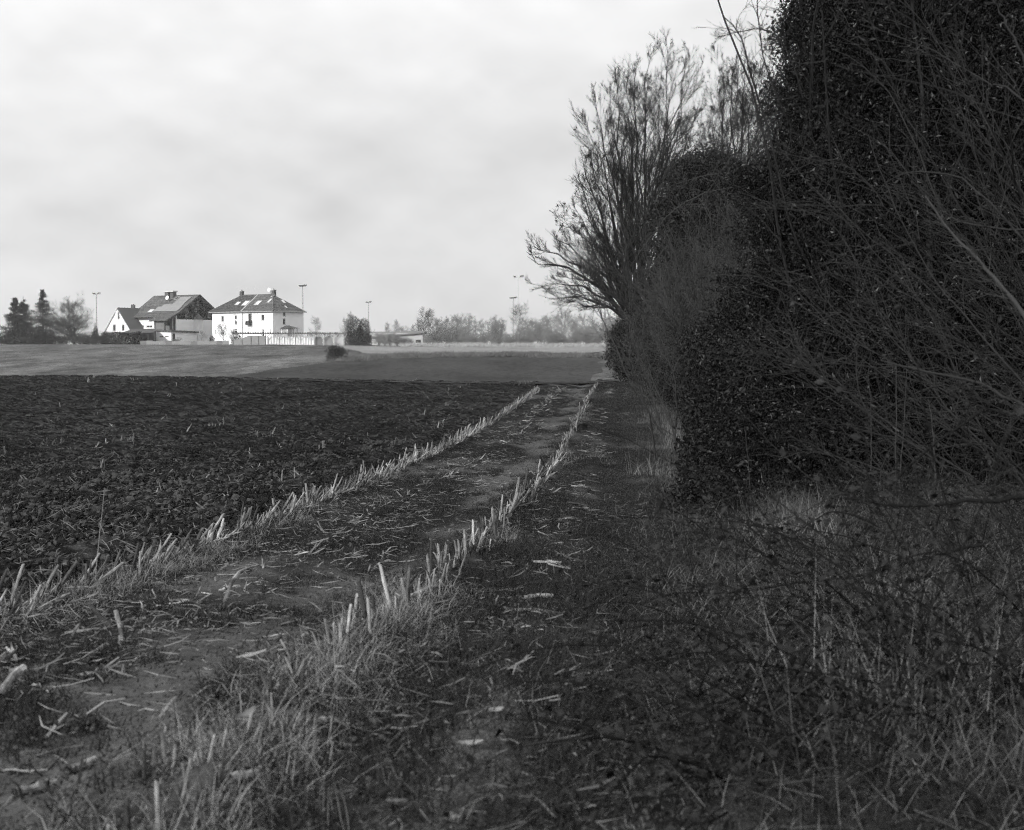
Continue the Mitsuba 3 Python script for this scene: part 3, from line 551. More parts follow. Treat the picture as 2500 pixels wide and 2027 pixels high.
scene[f'{RF}__ridge_tiles'] = mikit.ply(tubes([[R1 + ZU * .05, R1 + (R2 - R1) * .5 + ZU * .05, R2 + ZU * .05], [E[0] + ZU * .08, (E[0] + R1) / 2 + ZU * .08, R1 + ZU * .06], [E[1] + ZU * .08, (E[1] + R2) / 2 + ZU * .08, R2 + ZU * .06]], np.full((3, 3), .11), 6), 'm_tile')
gm = MB()
for a, bq in ((E[0], E[1]), (E[0], E[3])): gm.add(*tubes([[a - ZU * .05, bq - ZU * .05]], [[.08, .08]], 6))
scene[f'{RF}__gutter'] = mikit.ply(gm.mesh(), 'm_metal')
part(H3, 'downpipe', tubes([[C0 + U * mid + n1 * .08 + ZU * (G), C0 + U * mid + n1 * .08 + ZU * (z_eave - .1)]], [[.05, .05]], 6), 'm_metal')
def on_roof(px, py, O, nn):
    r = ray(px, py); return EYE + r * (((O - EYE) @ nn) / (r @ nn))
for (x, y, W, H) in ((572, 746, 1.0, 1.0), (588, 747.5, 1.25, 1.5), (619, 746.2, 1.15, 1.35), (651, 740, .6, 1.2), (661, 726.6, .35, .8)): 
    P0 = on_roof(x, y, E[0], fr) ; roof_window(RF.replace('__roof', ''), P0, -U if False else U * -1, sl, W, H)
n2r = nrm(V, sl2)
for (x, y, W, H) in ((692.5, 741, .55, 1.0), (698.5, 753, .4, .7)): roof_window(H3, on_roof(x, y, E[0], n2r), V, sl2, W, H)
for O, s0, z0, z1, w_, bs in ((R2 + U * .1, 0, -.8, .75, .55, 'm_brick'), (R1 - U * .25, 0, -1.0, .75, .6, 'm_brick')):
    k = part(H3, 'chimney', slab(O - U * w_ / 2 - V * w_ / 2 + ZU * z0, U * w_, V * w_, ZU * (z1 - z0)), bs); scene[f'{k}__cap'] = mikit.ply(slab(O - U * (w_ / 2 + .08) - V * (w_ / 2 + .08) + ZU * (z1 + .002), U * (w_ + .16), V * (w_ + .16), ZU * .09), 'm_pale')
    scene[f'{k}__pot'] = mikit.ply(tubes([[O + ZU * (z1 + .09), O + ZU * (z1 + .3)]], [[.13, .11]], 8, cap=True), 'm_greywood')
sat_dish(H3, R1 + U * .75 - V * .1 + ZU * .85, (-.5, -.8, .2), .38)
# porch on the right end
pz0, pz1 = G - .5, on_plane(C0, V, 690, 803)[1]; s0, s1 = on_plane(C0, V, 686.5, 810)[0], on_plane(C0, V, 712, 810)[0]
PW = 1.5; O = C0 + V * s0; kp = f'{H3}__porch'; pg = MB()
for a0, a1, e0, e1 in ((0, .15, 0.004, PW), (.15, s1 - s0 - .15, PW - .15, PW), (s1 - s0 - .15, s1 - s0, 0.004, PW)): pg.add(*bx(O, V, n2, a0, a1, pz0, pz0 + 1.35, e0, e1))
for a0 in (0, (s1 - s0) * .42, (s1 - s0) * .62, s1 - s0 - .15): pg.add(*bx(O, V, n2, a0, a0 + .15, pz0 + 1.36, pz1, PW - .15, PW))
pg.add(*bx(O, V, n2, 0, .15, pz0 + 1.36, pz1, 0.004, .2)); scene[f'{kp}__wall'] = mikit.ply(pg.mesh(), 'm_trim')
scene[f'{kp}__pane'] = mikit.ply(bx(O, V, n2, .16, (s1 - s0) * .42 - .01, pz0 + 1.36, pz1 - .02, PW - .1, PW - .07), 'm_metal'); scene[f'{kp}__pane_001'] = mikit.ply(bx(O, V, n2, .05, .08, pz0 + 1.37, pz1 - .02, .21, PW - .16), 'm_metal')
scene[f'{kp}__door'] = mikit.ply(bx(O, V, n2, (s1 - s0) * .42 + .16, (s1 - s0) * .62 - .01, pz0, pz1 - .02, PW - .4, PW - .35), 'm_darkwood')
q = [O - V * .3 + n2 * (PW + .3), O + V * (s1 - s0 + .3) + n2 * (PW + .3), O + V * (s1 - s0 + .3) + n2 * .005, O - V * .3 + n2 * .005]; q = [p * [1, 1, 0] + ZU * (pz1 + .05) for p in q]
a1_, a2_ = O + V * (s1 - s0) * .5 + n2 * .005, O + V * (s1 - s0) * .5 + n2 * .5
for a in (a1_, a2_): a[2] = on_plane(C0, V, 694, 794.5)[1]
scene[f'{kp}__roof'] = mikit.ply((np.array(q + [a1_, a2_]), np.array([[0, 1, 5], [1, 2, 4], [1, 4, 5], [0, 5, 4], [0, 4, 3], [0, 3, 2], [0, 2, 1], [2, 3, 4]])), 'm_tile_dark')

# --- house with the dark boarded gable and solar panels
U, V = axes(148.0); n1, n2 = -V, -U
H2 = 'dark_gable_house'; lab(H2, 'house with a black boarded gable, long tiled roof with solar panels and a broad chimney', 'house')
Ya = 238.0; A = at(480.5, 719.5, Ya); zR = A[2]; A0 = A * [1, 1, 0]   # apex of the gable wall; V runs right-back, U left-back
hv = lambda px, py: on_plane(A0, V, px, py)
zs = hv(470, 780.5)[1]; aL, aR = hv(430, 790)[0], 4.15; tanr = .66
zl = lambda v: zR - .25 - abs(v) * tanr if v > -5.0 else zR - .25 - 5.0 * tanr - (abs(v) - 5.0) * .46
top = [(aL, zs), (aR, zs), (aR, zl(aR)), (0, zl(0)), (-5.0, zl(-5.0)), (aL, zl(aL))]
gw = [rect(A0, V, *q) for q in ((469, 735.5, 475.5, 746.8), (481.4, 735, 487.3, 746.8), (451.8, 753.3, 460.8, 774.5), (474.2, 753.2, 482, 762), (506.4, 760, 516, 777))]
wall(H2, 'gable', A0, V, top, gw, n2, 'm_blackwood', label='black boarded gable')
wall(H2, 'wall', A0, V, [(aL, G - 1), (aR, G - 1), (aR, zs - .003), (aL, zs - .003)], [], n2, 'm_white', t=.28)
for h in gw: window(H2, A0, V, n2, h, pane='m_glass', frame='m_metal', bars=1 if h[2] - h[0] > .8 else 0, sill=False)
m = MB()
for s in np.arange(aL + .3, aR, .3):
    zt = zl(s) - .05
    for a, bq in [(zs + .02, zt)]:
        if not any(h[0] - .1 < s < h[2] + .1 for h in gw): m.add(*bx(A0, V, n2, s, s + .035, a, bq, .001, .03))
scene[f'{H2}__gable__batten_strips'] = mikit.ply(m.mesh(), 'm_blackwood'); lab(f'{H2}__gable__batten_strips', kind='stuff')
Lb = 10.6                                                             # length along the ridge
wall(H2, 'wall', A0 + V * aR, U, [(.3, G - 1), (Lb, G - 1), (Lb, zl(aR) - .1), (.3, zl(aR) - .1)], [], V, 'm_white')
wall(H2, 'wall', A0 + U * Lb, V, [(-5.7, G - 1), (aR - .3, G - 1), (aR - .3, zl(aR)), (0, zl(0)), (-5.0, zl(-5.0)), (-5.7, zl(-5.7))], [], U, 'm_white')
# roof: right slope, left slope, flared lower left slopes (front part reaches further out)
g0 = A0 + n2 * .75
rp = lambda u, v, dz=.0: A0 + U * u + V * v + ZU * (zl(v) + .25 + dz)
fv = hv(399.5, 783)[0]
RK = part(H2, 'roof', plate([rp(-.75, 0), rp(Lb + .3, 0), rp(Lb + .3, -5.0), rp(-.75, -5.0)], .22), 'm_tile')
scene[f'{RK}__right_slope'] = mikit.ply(plate([rp(Lb + .3, -.001 * 0 + .0), rp(-.75, 0), rp(-.75, 4.5), rp(Lb + .3, 4.5)], .219), 'm_tile')
scene[f'{RK}__lower_slope'] = mikit.ply(plate([rp(-.75, -5.003), rp(3.6, -5.003), rp(3.6, fv), rp(-.75, fv)], .218), 'm_tile')
ez = -6.55
scene[f'{RK}__lower_slope_001'] = mikit.ply(plate([rp(3.605, -5.003), rp(Lb + .3, -5.003), rp(Lb + .3, ez), rp(3.605, ez)], .218), 'm_tile')
n_l = nrm(U, unit(rp(0, 0) - rp(0, -5.0))); wl = unit(rp(0, 0) - rp(0, -5.0))
mm = MB()
for u0_, u1_, v0_, v1_, rows in ((-.75, Lb + .3, -5.0, 0, 24), (-.75, 3.6, fv, -5.0, 12), (3.605, Lb + .3, ez, -5.0, 6)):
    mm.v.extend([]) ; c = courses(rp(u0_, v0_), rp(u1_, v0_), rp(u0_, v1_), rp(u1_, v1_), rows, n_l, None, RK); mm.add(*c.mesh())
scene[f'{RK}__tile_rows'] = mikit.ply(mm.mesh(), 'm_tile'); lab(f'{RK}__tile_rows', kind='stuff')
bm = MB()
for v0_, v1_ in ((0, 4.5), (0, -5.0), (-5.0, fv)):
    a, c = rp(-.76, v0_), rp(-.76, v1_); bm.add(*slab(a - ZU * .26, c - a, ZU * .30, n2 * .05))
scene[f'{RK}__barge_board'] = mikit.ply(bm.mesh(), 'm_darkwood')
scene[f'{RK}__gutter'] = mikit.ply(tubes([[rp(-.7, fv, -.15), rp(3.6, fv, -.15)], [rp(3.7, ez, -.15), rp(Lb + .3, ez, -.15)]], np.full((2, 2), .08), 6), 'm_darkwood')
# solar panels, laid in two fields on the left slope
def onL(px, py): return on_roof(px, py, rp(0, -2), n_l)
def panels(x0, y0, cols, rows, pw, ph):
    P0 = onL(x0, y0)
    for r in range(rows):
        for c in range(cols): 
            k = uniq(f'{RK}__solar_panel'); scene[k] = mikit.ply(slab(P0 + U * (c * (pw + .03)) + wl * (r * (ph + .03)) + n_l * .12, U * pw, wl * ph, n_l * .05), 'm_solar')
panels(432.5, 761.2, 6, 1, .98, 1.55); P2 = onL(438.5, 755.5)
panels(441.0, 752.2, 5, 1, .98, 1.1); panels(448.2, 744.5, 3, 2, .92, 1.25)
roof_window(H2, onL(372.5 - 2, 763.5), U, wl, 1.15, 1.0) ; roof_window(H2, onL(431, 733), U, wl, .7, 1.1, pane='m_darkwood')
O = onL(415.5, 726); w1, w2 = 2.1, .9
kc = part(H2, 'chimney', slab(O - n2 * 0 - U * w1 / 2 - V * .35 - ZU * .9, U * w1, V * w2, ZU * (zR - O[2] + 1.45)), 'm_brick')
scene[f'{kc}__cap'] = mikit.ply(slab(O - U * (w1 / 2 + .15) - V * .5 + ZU * (zR - O[2] + .56), U * (w1 + .3), V * (w2 + .3), ZU * .22), 'm_pale'); scene[f'{kc}__flue'] = mikit.ply(bx(O - V * .35, U, -V, -.32, .02, -.8, zR - O[2] + .5, .002, .12), 'm_blackwood')
sat_dish(H2, onL(413, 736) + n_l * .75, (-.45, -.85, .25), .40)
# oriel on the gable wall
b0, b1 = hv(473.8, 790)[0], hv(491, 790)[0]; zt = zs + .05; O = A0 + V * b0; Wb = b1 - b0; ko = f'{H2}__oriel'
scene[f'{ko}__wall'] = mikit.ply(plate([O + n2 * .003 + ZU * zt, O + V * Wb * .12 + n2 * .7 + ZU * zt, O + V * Wb * .88 + n2 * .7 + ZU * zt, O + V * Wb + n2 * .003 + ZU * zt], zt - G + .5), 'm_white')
q = [O - V * .15 + n2 * .003, O + V * Wb * .05 + n2 * .95, O + V * Wb * .95 + n2 * .95, O + V * (Wb + .15) + n2 * .003]; ap = O + V * Wb / 2 + n2 * .15 + ZU * (hv(482.5, 766)[1])
q = [p * [1, 1, 0] + ZU * (zt + .01) for p in q]; scene[f'{ko}__roof'] = mikit.ply((np.array(q + [ap]), np.array([[0, 1, 4], [1, 2, 4], [2, 3, 4], [3, 0, 4], [0, 2, 1], [0, 3, 2]])), 'm_tile')
# terrace under the flared roof
tz = hv(415, 806)[1]; T0 = A0 + V * (fv + .5); tw = aL - fv - .5
kt = f'{H2}__terrace'
scene[f'{kt}__back_wall'] = mikit.ply(slab(A0 + V * (fv + .5) + U * 2.6 + ZU * (tz - 1), V * (tw + .3), U * .25, ZU * (zl(-6.0) - tz + .9)), 'm_greywood')
scene[f'{kt}__side_screen'] = mikit.ply(slab(T0 + U * .2 + ZU * tz, U * 2.3, V * .12, ZU * (zl(fv + .5) - tz - .1)), 'm_greywood')
scene[f'{kt}__door'] = mikit.ply(slab(A0 + V * (fv + 1.3) + U * 2.5 + ZU * (tz + .0), V * 1.7, U * .08, ZU * 2.0), 'm_blackwood')
scene[f'{kt}__floor'] = mikit.ply(slab(T0 - U * .3 + ZU * (tz - .3), V * tw, U * 2.9, ZU * .28), 'm_greywall')
pm = 0
for px, w_, bs in ((429.3, .16, 'm_trim'), (402, .22, 'm_darkwood'), (421, .12, 'm_metal')):
    s = hv(px, 790)[0]; k = uniq(f'{kt}__post'); scene[k] = mikit.ply(bx(A0, V, n2, s - w_ / 2, s + w_ / 2, tz, zl(s) + .02, -.1, .12), bs)
s = hv(408, 800)[0]; scene[f'{kt}__parapet'] = mikit.ply(bx(A0, V, n2, s - .5, s + .55, tz, tz + .75, -.2, .0), 'm_greywall')
# white side wall with the two big windows
S0 = A0 + V * (ez + .75); su = lambda px, py: on_plane(S0, U, px, py)
hs = [rect(S0, U, 336, 786, 351.3, 799.8), rect(S0, U, 356, 786, 371.8, 799.8)]; sa, sb = su(376.5, 790)[0], su(329.5, 790)[0]
zt = su(350, 780)[1]
wall(H2, 'wall', S0, U, [(sa, G - 1), (sb, G - 1), (sb, zt + .8), (sa, zt + .8)], hs, n1, 'm_white', label='white side wall with two wide windows')
for h in hs: window(H2, S0, U, n1, h, shutter=.66, bars=1)
part(H2, 'downpipe', tubes([[S0 + U * (sa - .15) + n1 * .1 + ZU * G, S0 + U * (sa - .15) + n1 * .1 + ZU * (zt + .6)]], [[.06, .06]], 6), 'm_darkwood')
# garage below the terrace
GA = 'white_garage'; lab(GA, 'low white flat-roofed garage with a brown door below the terrace', 'garage')
gz = hv(415, 808)[1]; Gc = A0 + V * hv(406, 820)[0] + n2 * 1.2; s_l = 4.2; s_r = 6.0
scene[f'{GA}__wall'] = mikit.ply(slab(Gc * [1, 1, 0] + ZU * (G - 1), U * s_l, V * .25, ZU * (gz - G + .9)), 'm_white'); scene[f'{GA}__wall_001'] = mikit.ply(slab(Gc * [1, 1, 0] + V * .252 + ZU * (G - 1), V * s_r, U * .25, ZU * (gz - G + .9)), 'm_white')
scene[f'{GA}__roof'] = mikit.ply(plate([p * [1, 1, 0] + ZU * (gz + dz) for p, dz in ((Gc + n2 * .4 - V * .3, .1), (Gc + n2 * .4 + V * (s_r + .3), -.05), (Gc + U * (s_l + .2) + V * (s_r + .3), .1), (Gc + U * (s_l + .2) - V * .3, .3))], .32), 'm_tile_dark')
scene[f'{GA}__door'] = mikit.ply(bx(Gc * [1, 1, 0], V, n2, .3, .85, G - .4, gz - .5, .003, .06), 'm_darkwood')
for i in (0, 1): scene[f'{GA}__window' + ('_001' if i else '')] = mikit.ply(bx(Gc * [1, 1, 0], U, n1, .6 + i * 1.3, 1.5 + i * 1.3, gz - 1.1, gz - .95, .003, .05), 'm_glass')

# --- small white gabled house
H1 = 'white_gabled_house'; lab(H1, 'small white house with a steep dark roof and a bare triangular gable front', 'house')
Yg_ = 236.0; B = at(288, 751.5, Yg_); B0 = B * [1, 1, 0]; zB = B[2]; hu = lambda px, py: on_plane(B0, U, px, py)
wl_, zl_ = hu(255, 812); wr_ = -wl_; sl_ = (zB - zl_) / wl_
hg = [rect(B0, U, *q) for q in ((287, 770.5, 292, 779.4), (275.3, 793, 282.4, 808.2), (297, 793, 303.8, 807.8))]
wall(H1, 'gable', B0, U, [(wl_, G - 1), (wr_, G - 1), (wr_, zl_), (0, zB - .08), (wl_, zl_)], hg, n1, 'm_white')
for h in hg:
    window(H1, B0, U, n1, h, frame='m_greywood', cross=.72, sill=False)
m = MB()
Lh = 9.5
for sgn in (1, -1):
    e = .35; a = B0 + n1 * .15 + ZU * (zB + .04); c = B0 + n1 * .15 + U * (sgn * (wl_ + e)) + ZU * (zB + .04 - sl_ * (wl_ + e))
    k = uniq(f'{H1}__roof'); scene[k] = mikit.ply(plate([a, c, c + V * Lh, a + V * Lh], .20 if sgn > 0 else .199), 'm_tile_dark')
    scene[f'{k}__verge_board'] = mikit.ply(slab(a - n1 * 0 + n1 * .002 - ZU * .22, c - a, ZU * .20, n1 * .04), 'm_pale' if sgn > 0 else 'm_greywood')
kk = part(H1, 'chimney', slab(at(325.5, 751, Yg_ + 4)[:3] - [.35, .3, 1.2], np.array([.62, 0, 0]), np.array([0, .6, 0]), ZU * 1.7), 'm_brick'); scene[f'{kk}__pot'] = mikit.ply(tubes([[at(325.5, 744.8, Yg_ + 4) , at(325.5, 743, Yg_ + 4)]], [[.15, .12]], 8, cap=True), 'm_greywood')
wall(H1, 'wall', B0 + U * wr_, V, [(.3, G - 1), (Lh - .2, G - 1), (Lh - .2, zl_ - .3), (.3, zl_ - .3)], [], -U, 'm_white')
sat_dish(H1, B0 + n1 * .35 + U * -.1 + ZU * hu(287, 763)[1], n1 + ZU * .3, .3)
# lean-to shed in front of both
LS = 'lean_to_shed'; lab(LS, 'low lean-to shed with a mossy sloping roof below the white side wall', 'shed')
q0, q1, q2, q3 = at(290, 814.5, 228), at(377, 810, 229), at(377, 802.3, 232), at(320, 804.5, 231.5)
scene[f'{LS}__roof'] = mikit.ply(plate([q0, q1, q2, q3], .18), 'm_tile_dark'); pm = MB()
for i, f_ in enumerate((.04, .3, .55, .8, .98)):
    p = q0 + (q1 - q0) * f_ + np.array([0, .15, 0]); k = f'{LS}__post' + (f'_{i:03d}' if i else ''); scene[k] = mikit.ply(slab(p * [1, 1, 0] + ZU * (G - .8), np.array([.14, 0, 0]), np.array([0, .14, 0]), ZU * (p[2] - G + .6)), 'm_darkwood')
scene[f'{LS}__back_wall'] = mikit.ply(slab((q3 + [.3, -.2, 0]) * [1, 1, 0] + ZU * (G - .8), (q2 - q3) * [1, 1, 0], np.array([0, .15, 0]), ZU * (q3[2] - G + .5)), 'm_darkwood')

# --- garden: pergola, fences, screens
PG = 'pergola'; lab(PG, 'long garden pergola of pale posts with braces in front of the white house', 'pergola')
Yp_ = 219.0; zb = at(700, 814.6, Yp_)[2]
for i, px in enumerate((647.7, 662, 675.5, 688, 701, 714.5, 727.4, 740, 753, 766, 789, 813.7, 837.4)):
    p = at(px, 838, Yp_); k = f'{PG}__post' + (f'_{i:03d}' if i else ''); bs = 'm_pale' if px > 760 else 'm_greywall'
    scene[k] = mikit.ply(slab(p * [1, 1, 0] - [.06, 0, 0] + ZU * (zg(p[0], p[1]) - .3), np.array([.12, 0, 0]), np.array([0, .12, 0]), ZU * (zb - zg(p[0], p[1]) + .25)), bs); kb = k.replace('post', 'brace'); t = p * [1, 1, 0] + ZU * zb
    if i % 2 == 0 or px > 760: scene[kb] = mikit.ply(tubes([[t + [0, .06, -.85], t + [-.7, .06, -.12]], [t + [0, .06, -.85], t + [.7, .06, -.12]]], np.full((2, 2), .05), 5), bs)
a, c = at(566, 814.6, Yp_) * [1, 1, 0] + ZU * zb, at(845, 814.6, Yp_) * [1, 1, 0] + ZU * zb
scene[f'{PG}__beam'] = mikit.ply(slab(a - ZU * .08, c - a, np.array([0, .14, 0]), ZU * .13), 'm_greywood')
for i, t in enumerate(np.linspace(.01, .99, 46)): scene[f'{PG}__rafter' + (f'_{i:03d}' if i else '')] = mikit.ply(slab(a + (c - a) * t + [-.05, -.5, .052], np.array([.09, 0, 0]), np.array([0, 1.3, 0]), ZU * (.12 if i % 3 else .16)), 'm_greywood')
FS = 'white_garden_screen'; lab(FS, 'long low white screen wall behind the pergola posts', 'fence')
xsn = np.linspace(652, 767, 10)
for i in range(9):
    p, q = at(xsn[i], 836.5, Yp_ + .6), at(xsn[i + 1], 836.5, Yp_ + .6); zt = at(700, 822.3, Yp_ + .6)[2]; k = f'{FS}__panel' + (f'_{i:03d}' if i else ''); scene[k] = mikit.ply(slab(p * [1, 1, 0] + ZU * (G - 1.2), (q - p) * [.985, 1, 0], np.array([0, .06, 0]), ZU * (zt - G + 1.2)), 'm_white')
GS = 'grey_garden_fence'; lab(GS, 'weathered grey panel fence at the right end of the pergola', 'fence')
xsn = [768, 787, 789.5, 812, 814.5, 837]
for i in range(3):
    p, q = at(xsn[2 * i], 838, Yp_ + .6), at(xsn[2 * i + 1], 838, Yp_ + .6); zt = at(700, 823, Yp_)[2]; k = f'{GS}__panel' + (f'_{i:03d}' if i else ''); scene[k] = mikit.ply(slab(p * [1, 1, 0] + ZU * (G - 1.5), (q - p) * [1, 1, 0], np.array([0, .06, 0]), ZU * (zt - G + 1.5)), ['m_greywood', 'm_screen', 'm_greywall'][i])
EB = 'earth_bank_screen'; lab(EB, 'grey mesh-covered screen with a slanting left end in front of the white house', 'screen')
q = [at(x, y, 217) for x, y in ((560, 842), (648, 842), (648, 820.5), (606, 820.5), (592, 826), (568, 831))]; q = [p if i > 1 else p * [1, 1, 0] + ZU * (G - 1.4) for i, p in enumerate(q)]
m = trimesh.creation.extrude_polygon(Polygon([(p[0], p[2]) for p in q]), .5, engine='earcut'); v = m.vertices
scene[f'{EB}__face'] = mikit.ply((np.column_stack([v[:, 0], 217 + v[:, 2], v[:, 1]]), m.faces), 'm_screen')
for i, px in enumerate((568, 590, 612, 630, 647)): p = at(px, 842, 216.9); scene[f'{EB}__post' + (f'_{i:03d}' if i else '')] = mikit.ply(slab(p * [1, 1, 0] + ZU * (G - 1.4), np.array([.1, 0, 0]), np.array([0, .08, 0]), ZU * (at(px, 820.5 if px > 600 else 829, 217)[2] - G + 1.4)), 'm_greywood')
GW = 'low_garden_wall'; lab(GW, 'low grey boundary strip below the garages left of the screen', 'wall')
p, q = at(342, 842, 218), at(559, 842, 218)
for i in range(14):
    a, c = p + (q - p) * i / 14, p + (q - p) * (i + .97) / 14; scene[f'{GW}__panel' + (f'_{i:03d}' if i else '')] = mikit.ply(slab(a * [1, 1, 0] + ZU * (G - 1.4), (c - a) * [1, 1, 0], np.array([0, .1, 0]), ZU * (at(400, 832.5, 218)[2] - G + 1.4 + .06 * math.sin(i * 2.1))), 'm_screen' if i % 4 else 'm_greywood')
# ------------------------------------------------------------------ far trees, bushes, masts
def tree_form(seed, H, crown_w, n1_=16, n2_=6, n3_=4, ang=(25, 55), up=.12, rt=.16, trunk_to=.9, lo=.25, r3=.012, lean=0.0, stems=1, spr=.18):
    rng = rng_(seed); p0 = rng.normal(0, .12, (stems, 3)) * [1, 1, 0] * (stems > 1); d0 = np.column_stack([rng.normal(lean, spr if stems > 1 else .02, stems), rng.normal(0, spr if stems > 1 else .02, stems), np.ones(stems)])
    P, R = grow(rng, p0, d0, H * trunk_to, rt, 9, .05, .06, .12); k = kids(rng, P, R, n1_, lo, 1.0, ang, (.30, .55), .5, r3 * 2, .55)
    k[2][:] *= crown_w
    P1, R1 = grow(rng, *k[:2], k[2], k[3], 5, up, .12, .3); k = kids(rng, P1, R1, n2_, .2, 1.0, (20, 50), (.35, .65), .55, r3 * 1.4, .4)
    P2, R2 = grow(rng, *k[:2], k[2], k[3], 4, up, .14, .4); k = kids(rng, P2, R2, n3_, .2, 1.0, (20, 50), (.4, .75), .6, r3, .3)
    P3, R3 = grow(rng, *k[:2], k[2], k[3], 2, up, .1, .6)
    a, b = tubes(P, R, 6), [tubes(P1, R1, 4), tubes(P2, R2, 3), tubes(P3, R3, 3)]
    m = MB()
    for q in b: m.add(*q)
    return a, m.mesh()
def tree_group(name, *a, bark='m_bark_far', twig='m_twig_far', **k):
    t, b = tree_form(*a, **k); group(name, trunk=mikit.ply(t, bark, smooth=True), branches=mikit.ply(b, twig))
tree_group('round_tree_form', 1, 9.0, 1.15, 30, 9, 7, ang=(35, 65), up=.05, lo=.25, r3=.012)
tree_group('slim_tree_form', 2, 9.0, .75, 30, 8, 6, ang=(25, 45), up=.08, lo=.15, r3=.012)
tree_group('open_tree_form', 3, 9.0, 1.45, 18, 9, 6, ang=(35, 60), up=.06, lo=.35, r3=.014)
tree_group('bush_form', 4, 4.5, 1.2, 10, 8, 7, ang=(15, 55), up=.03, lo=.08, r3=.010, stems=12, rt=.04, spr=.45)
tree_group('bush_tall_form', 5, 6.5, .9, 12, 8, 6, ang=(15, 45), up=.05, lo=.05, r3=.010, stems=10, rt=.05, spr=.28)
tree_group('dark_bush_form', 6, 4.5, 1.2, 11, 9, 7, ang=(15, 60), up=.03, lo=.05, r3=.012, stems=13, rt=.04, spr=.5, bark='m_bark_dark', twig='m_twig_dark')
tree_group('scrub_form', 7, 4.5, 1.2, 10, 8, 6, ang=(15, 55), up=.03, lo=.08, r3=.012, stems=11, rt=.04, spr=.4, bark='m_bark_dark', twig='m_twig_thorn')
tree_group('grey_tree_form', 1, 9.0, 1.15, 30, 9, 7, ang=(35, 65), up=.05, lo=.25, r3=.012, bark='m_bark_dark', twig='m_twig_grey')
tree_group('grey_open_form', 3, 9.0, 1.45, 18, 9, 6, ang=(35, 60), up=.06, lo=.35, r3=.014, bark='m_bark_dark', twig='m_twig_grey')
def far(name, g, px, y_top, Y, H0, label, cat='tree', grp=None, wx=1.0, base=None, seed=0):
    p = at(px, 845, Y); z = float(zg(p[0], p[1])); h = at(px, y_top, Y)[2] - z; s = h / H0; key = uniq(name)
    inst(key, g, place([p[0], p[1], z - .15], seed * 77 + px * 13 % 360, (s * wx, s * wx, s))); lab(key, label, cat, grp); return key
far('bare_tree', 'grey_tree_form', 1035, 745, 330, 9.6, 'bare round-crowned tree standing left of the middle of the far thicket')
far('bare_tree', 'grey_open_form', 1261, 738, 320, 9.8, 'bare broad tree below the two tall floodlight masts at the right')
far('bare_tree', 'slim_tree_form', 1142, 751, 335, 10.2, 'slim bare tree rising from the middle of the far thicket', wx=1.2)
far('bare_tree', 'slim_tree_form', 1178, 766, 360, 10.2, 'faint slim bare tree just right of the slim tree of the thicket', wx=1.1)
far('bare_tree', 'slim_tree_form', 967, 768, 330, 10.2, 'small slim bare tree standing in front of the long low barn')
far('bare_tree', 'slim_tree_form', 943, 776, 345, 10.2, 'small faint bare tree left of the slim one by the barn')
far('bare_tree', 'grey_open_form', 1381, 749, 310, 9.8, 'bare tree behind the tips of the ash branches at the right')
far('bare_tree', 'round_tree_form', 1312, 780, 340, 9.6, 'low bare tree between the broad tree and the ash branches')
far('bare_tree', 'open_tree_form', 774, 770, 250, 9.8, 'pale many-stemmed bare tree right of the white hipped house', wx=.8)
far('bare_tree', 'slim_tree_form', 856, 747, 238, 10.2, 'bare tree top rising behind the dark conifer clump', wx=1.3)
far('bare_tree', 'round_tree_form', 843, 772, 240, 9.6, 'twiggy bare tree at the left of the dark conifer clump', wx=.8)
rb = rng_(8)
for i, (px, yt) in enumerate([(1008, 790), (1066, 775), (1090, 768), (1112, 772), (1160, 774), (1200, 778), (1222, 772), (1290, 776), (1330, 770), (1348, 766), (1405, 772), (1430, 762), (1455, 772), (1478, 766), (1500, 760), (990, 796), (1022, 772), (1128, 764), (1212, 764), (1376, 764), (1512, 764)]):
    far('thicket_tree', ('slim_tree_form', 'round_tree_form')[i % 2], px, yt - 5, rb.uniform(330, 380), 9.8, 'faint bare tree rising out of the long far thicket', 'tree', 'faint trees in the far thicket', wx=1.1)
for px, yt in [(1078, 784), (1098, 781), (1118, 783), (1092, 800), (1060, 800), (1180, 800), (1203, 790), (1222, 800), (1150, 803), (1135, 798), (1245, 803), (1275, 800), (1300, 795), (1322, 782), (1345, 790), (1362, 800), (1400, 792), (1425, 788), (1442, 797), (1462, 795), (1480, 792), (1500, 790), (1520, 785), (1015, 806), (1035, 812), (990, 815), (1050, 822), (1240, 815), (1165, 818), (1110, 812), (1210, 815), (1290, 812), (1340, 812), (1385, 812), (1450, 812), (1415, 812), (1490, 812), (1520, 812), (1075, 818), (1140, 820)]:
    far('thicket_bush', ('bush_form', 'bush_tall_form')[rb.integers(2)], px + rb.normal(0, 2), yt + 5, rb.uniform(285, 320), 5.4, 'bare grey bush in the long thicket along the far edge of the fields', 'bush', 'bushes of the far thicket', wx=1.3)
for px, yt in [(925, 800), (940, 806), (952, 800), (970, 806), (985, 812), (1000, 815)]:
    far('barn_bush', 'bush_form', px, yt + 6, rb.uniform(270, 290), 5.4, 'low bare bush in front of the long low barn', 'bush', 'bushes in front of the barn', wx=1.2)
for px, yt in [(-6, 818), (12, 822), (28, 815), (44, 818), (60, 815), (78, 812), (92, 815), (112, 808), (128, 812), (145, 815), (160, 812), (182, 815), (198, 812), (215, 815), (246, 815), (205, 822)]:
    far('scrub_bush', 'scrub_form', px + rb.normal(0, 2), yt, rb.uniform(232, 240), 5.4, 'brown scrub bush in the tangled row below the spruces at the left', 'bush', 'scrub below the spruces', wx=1.5)
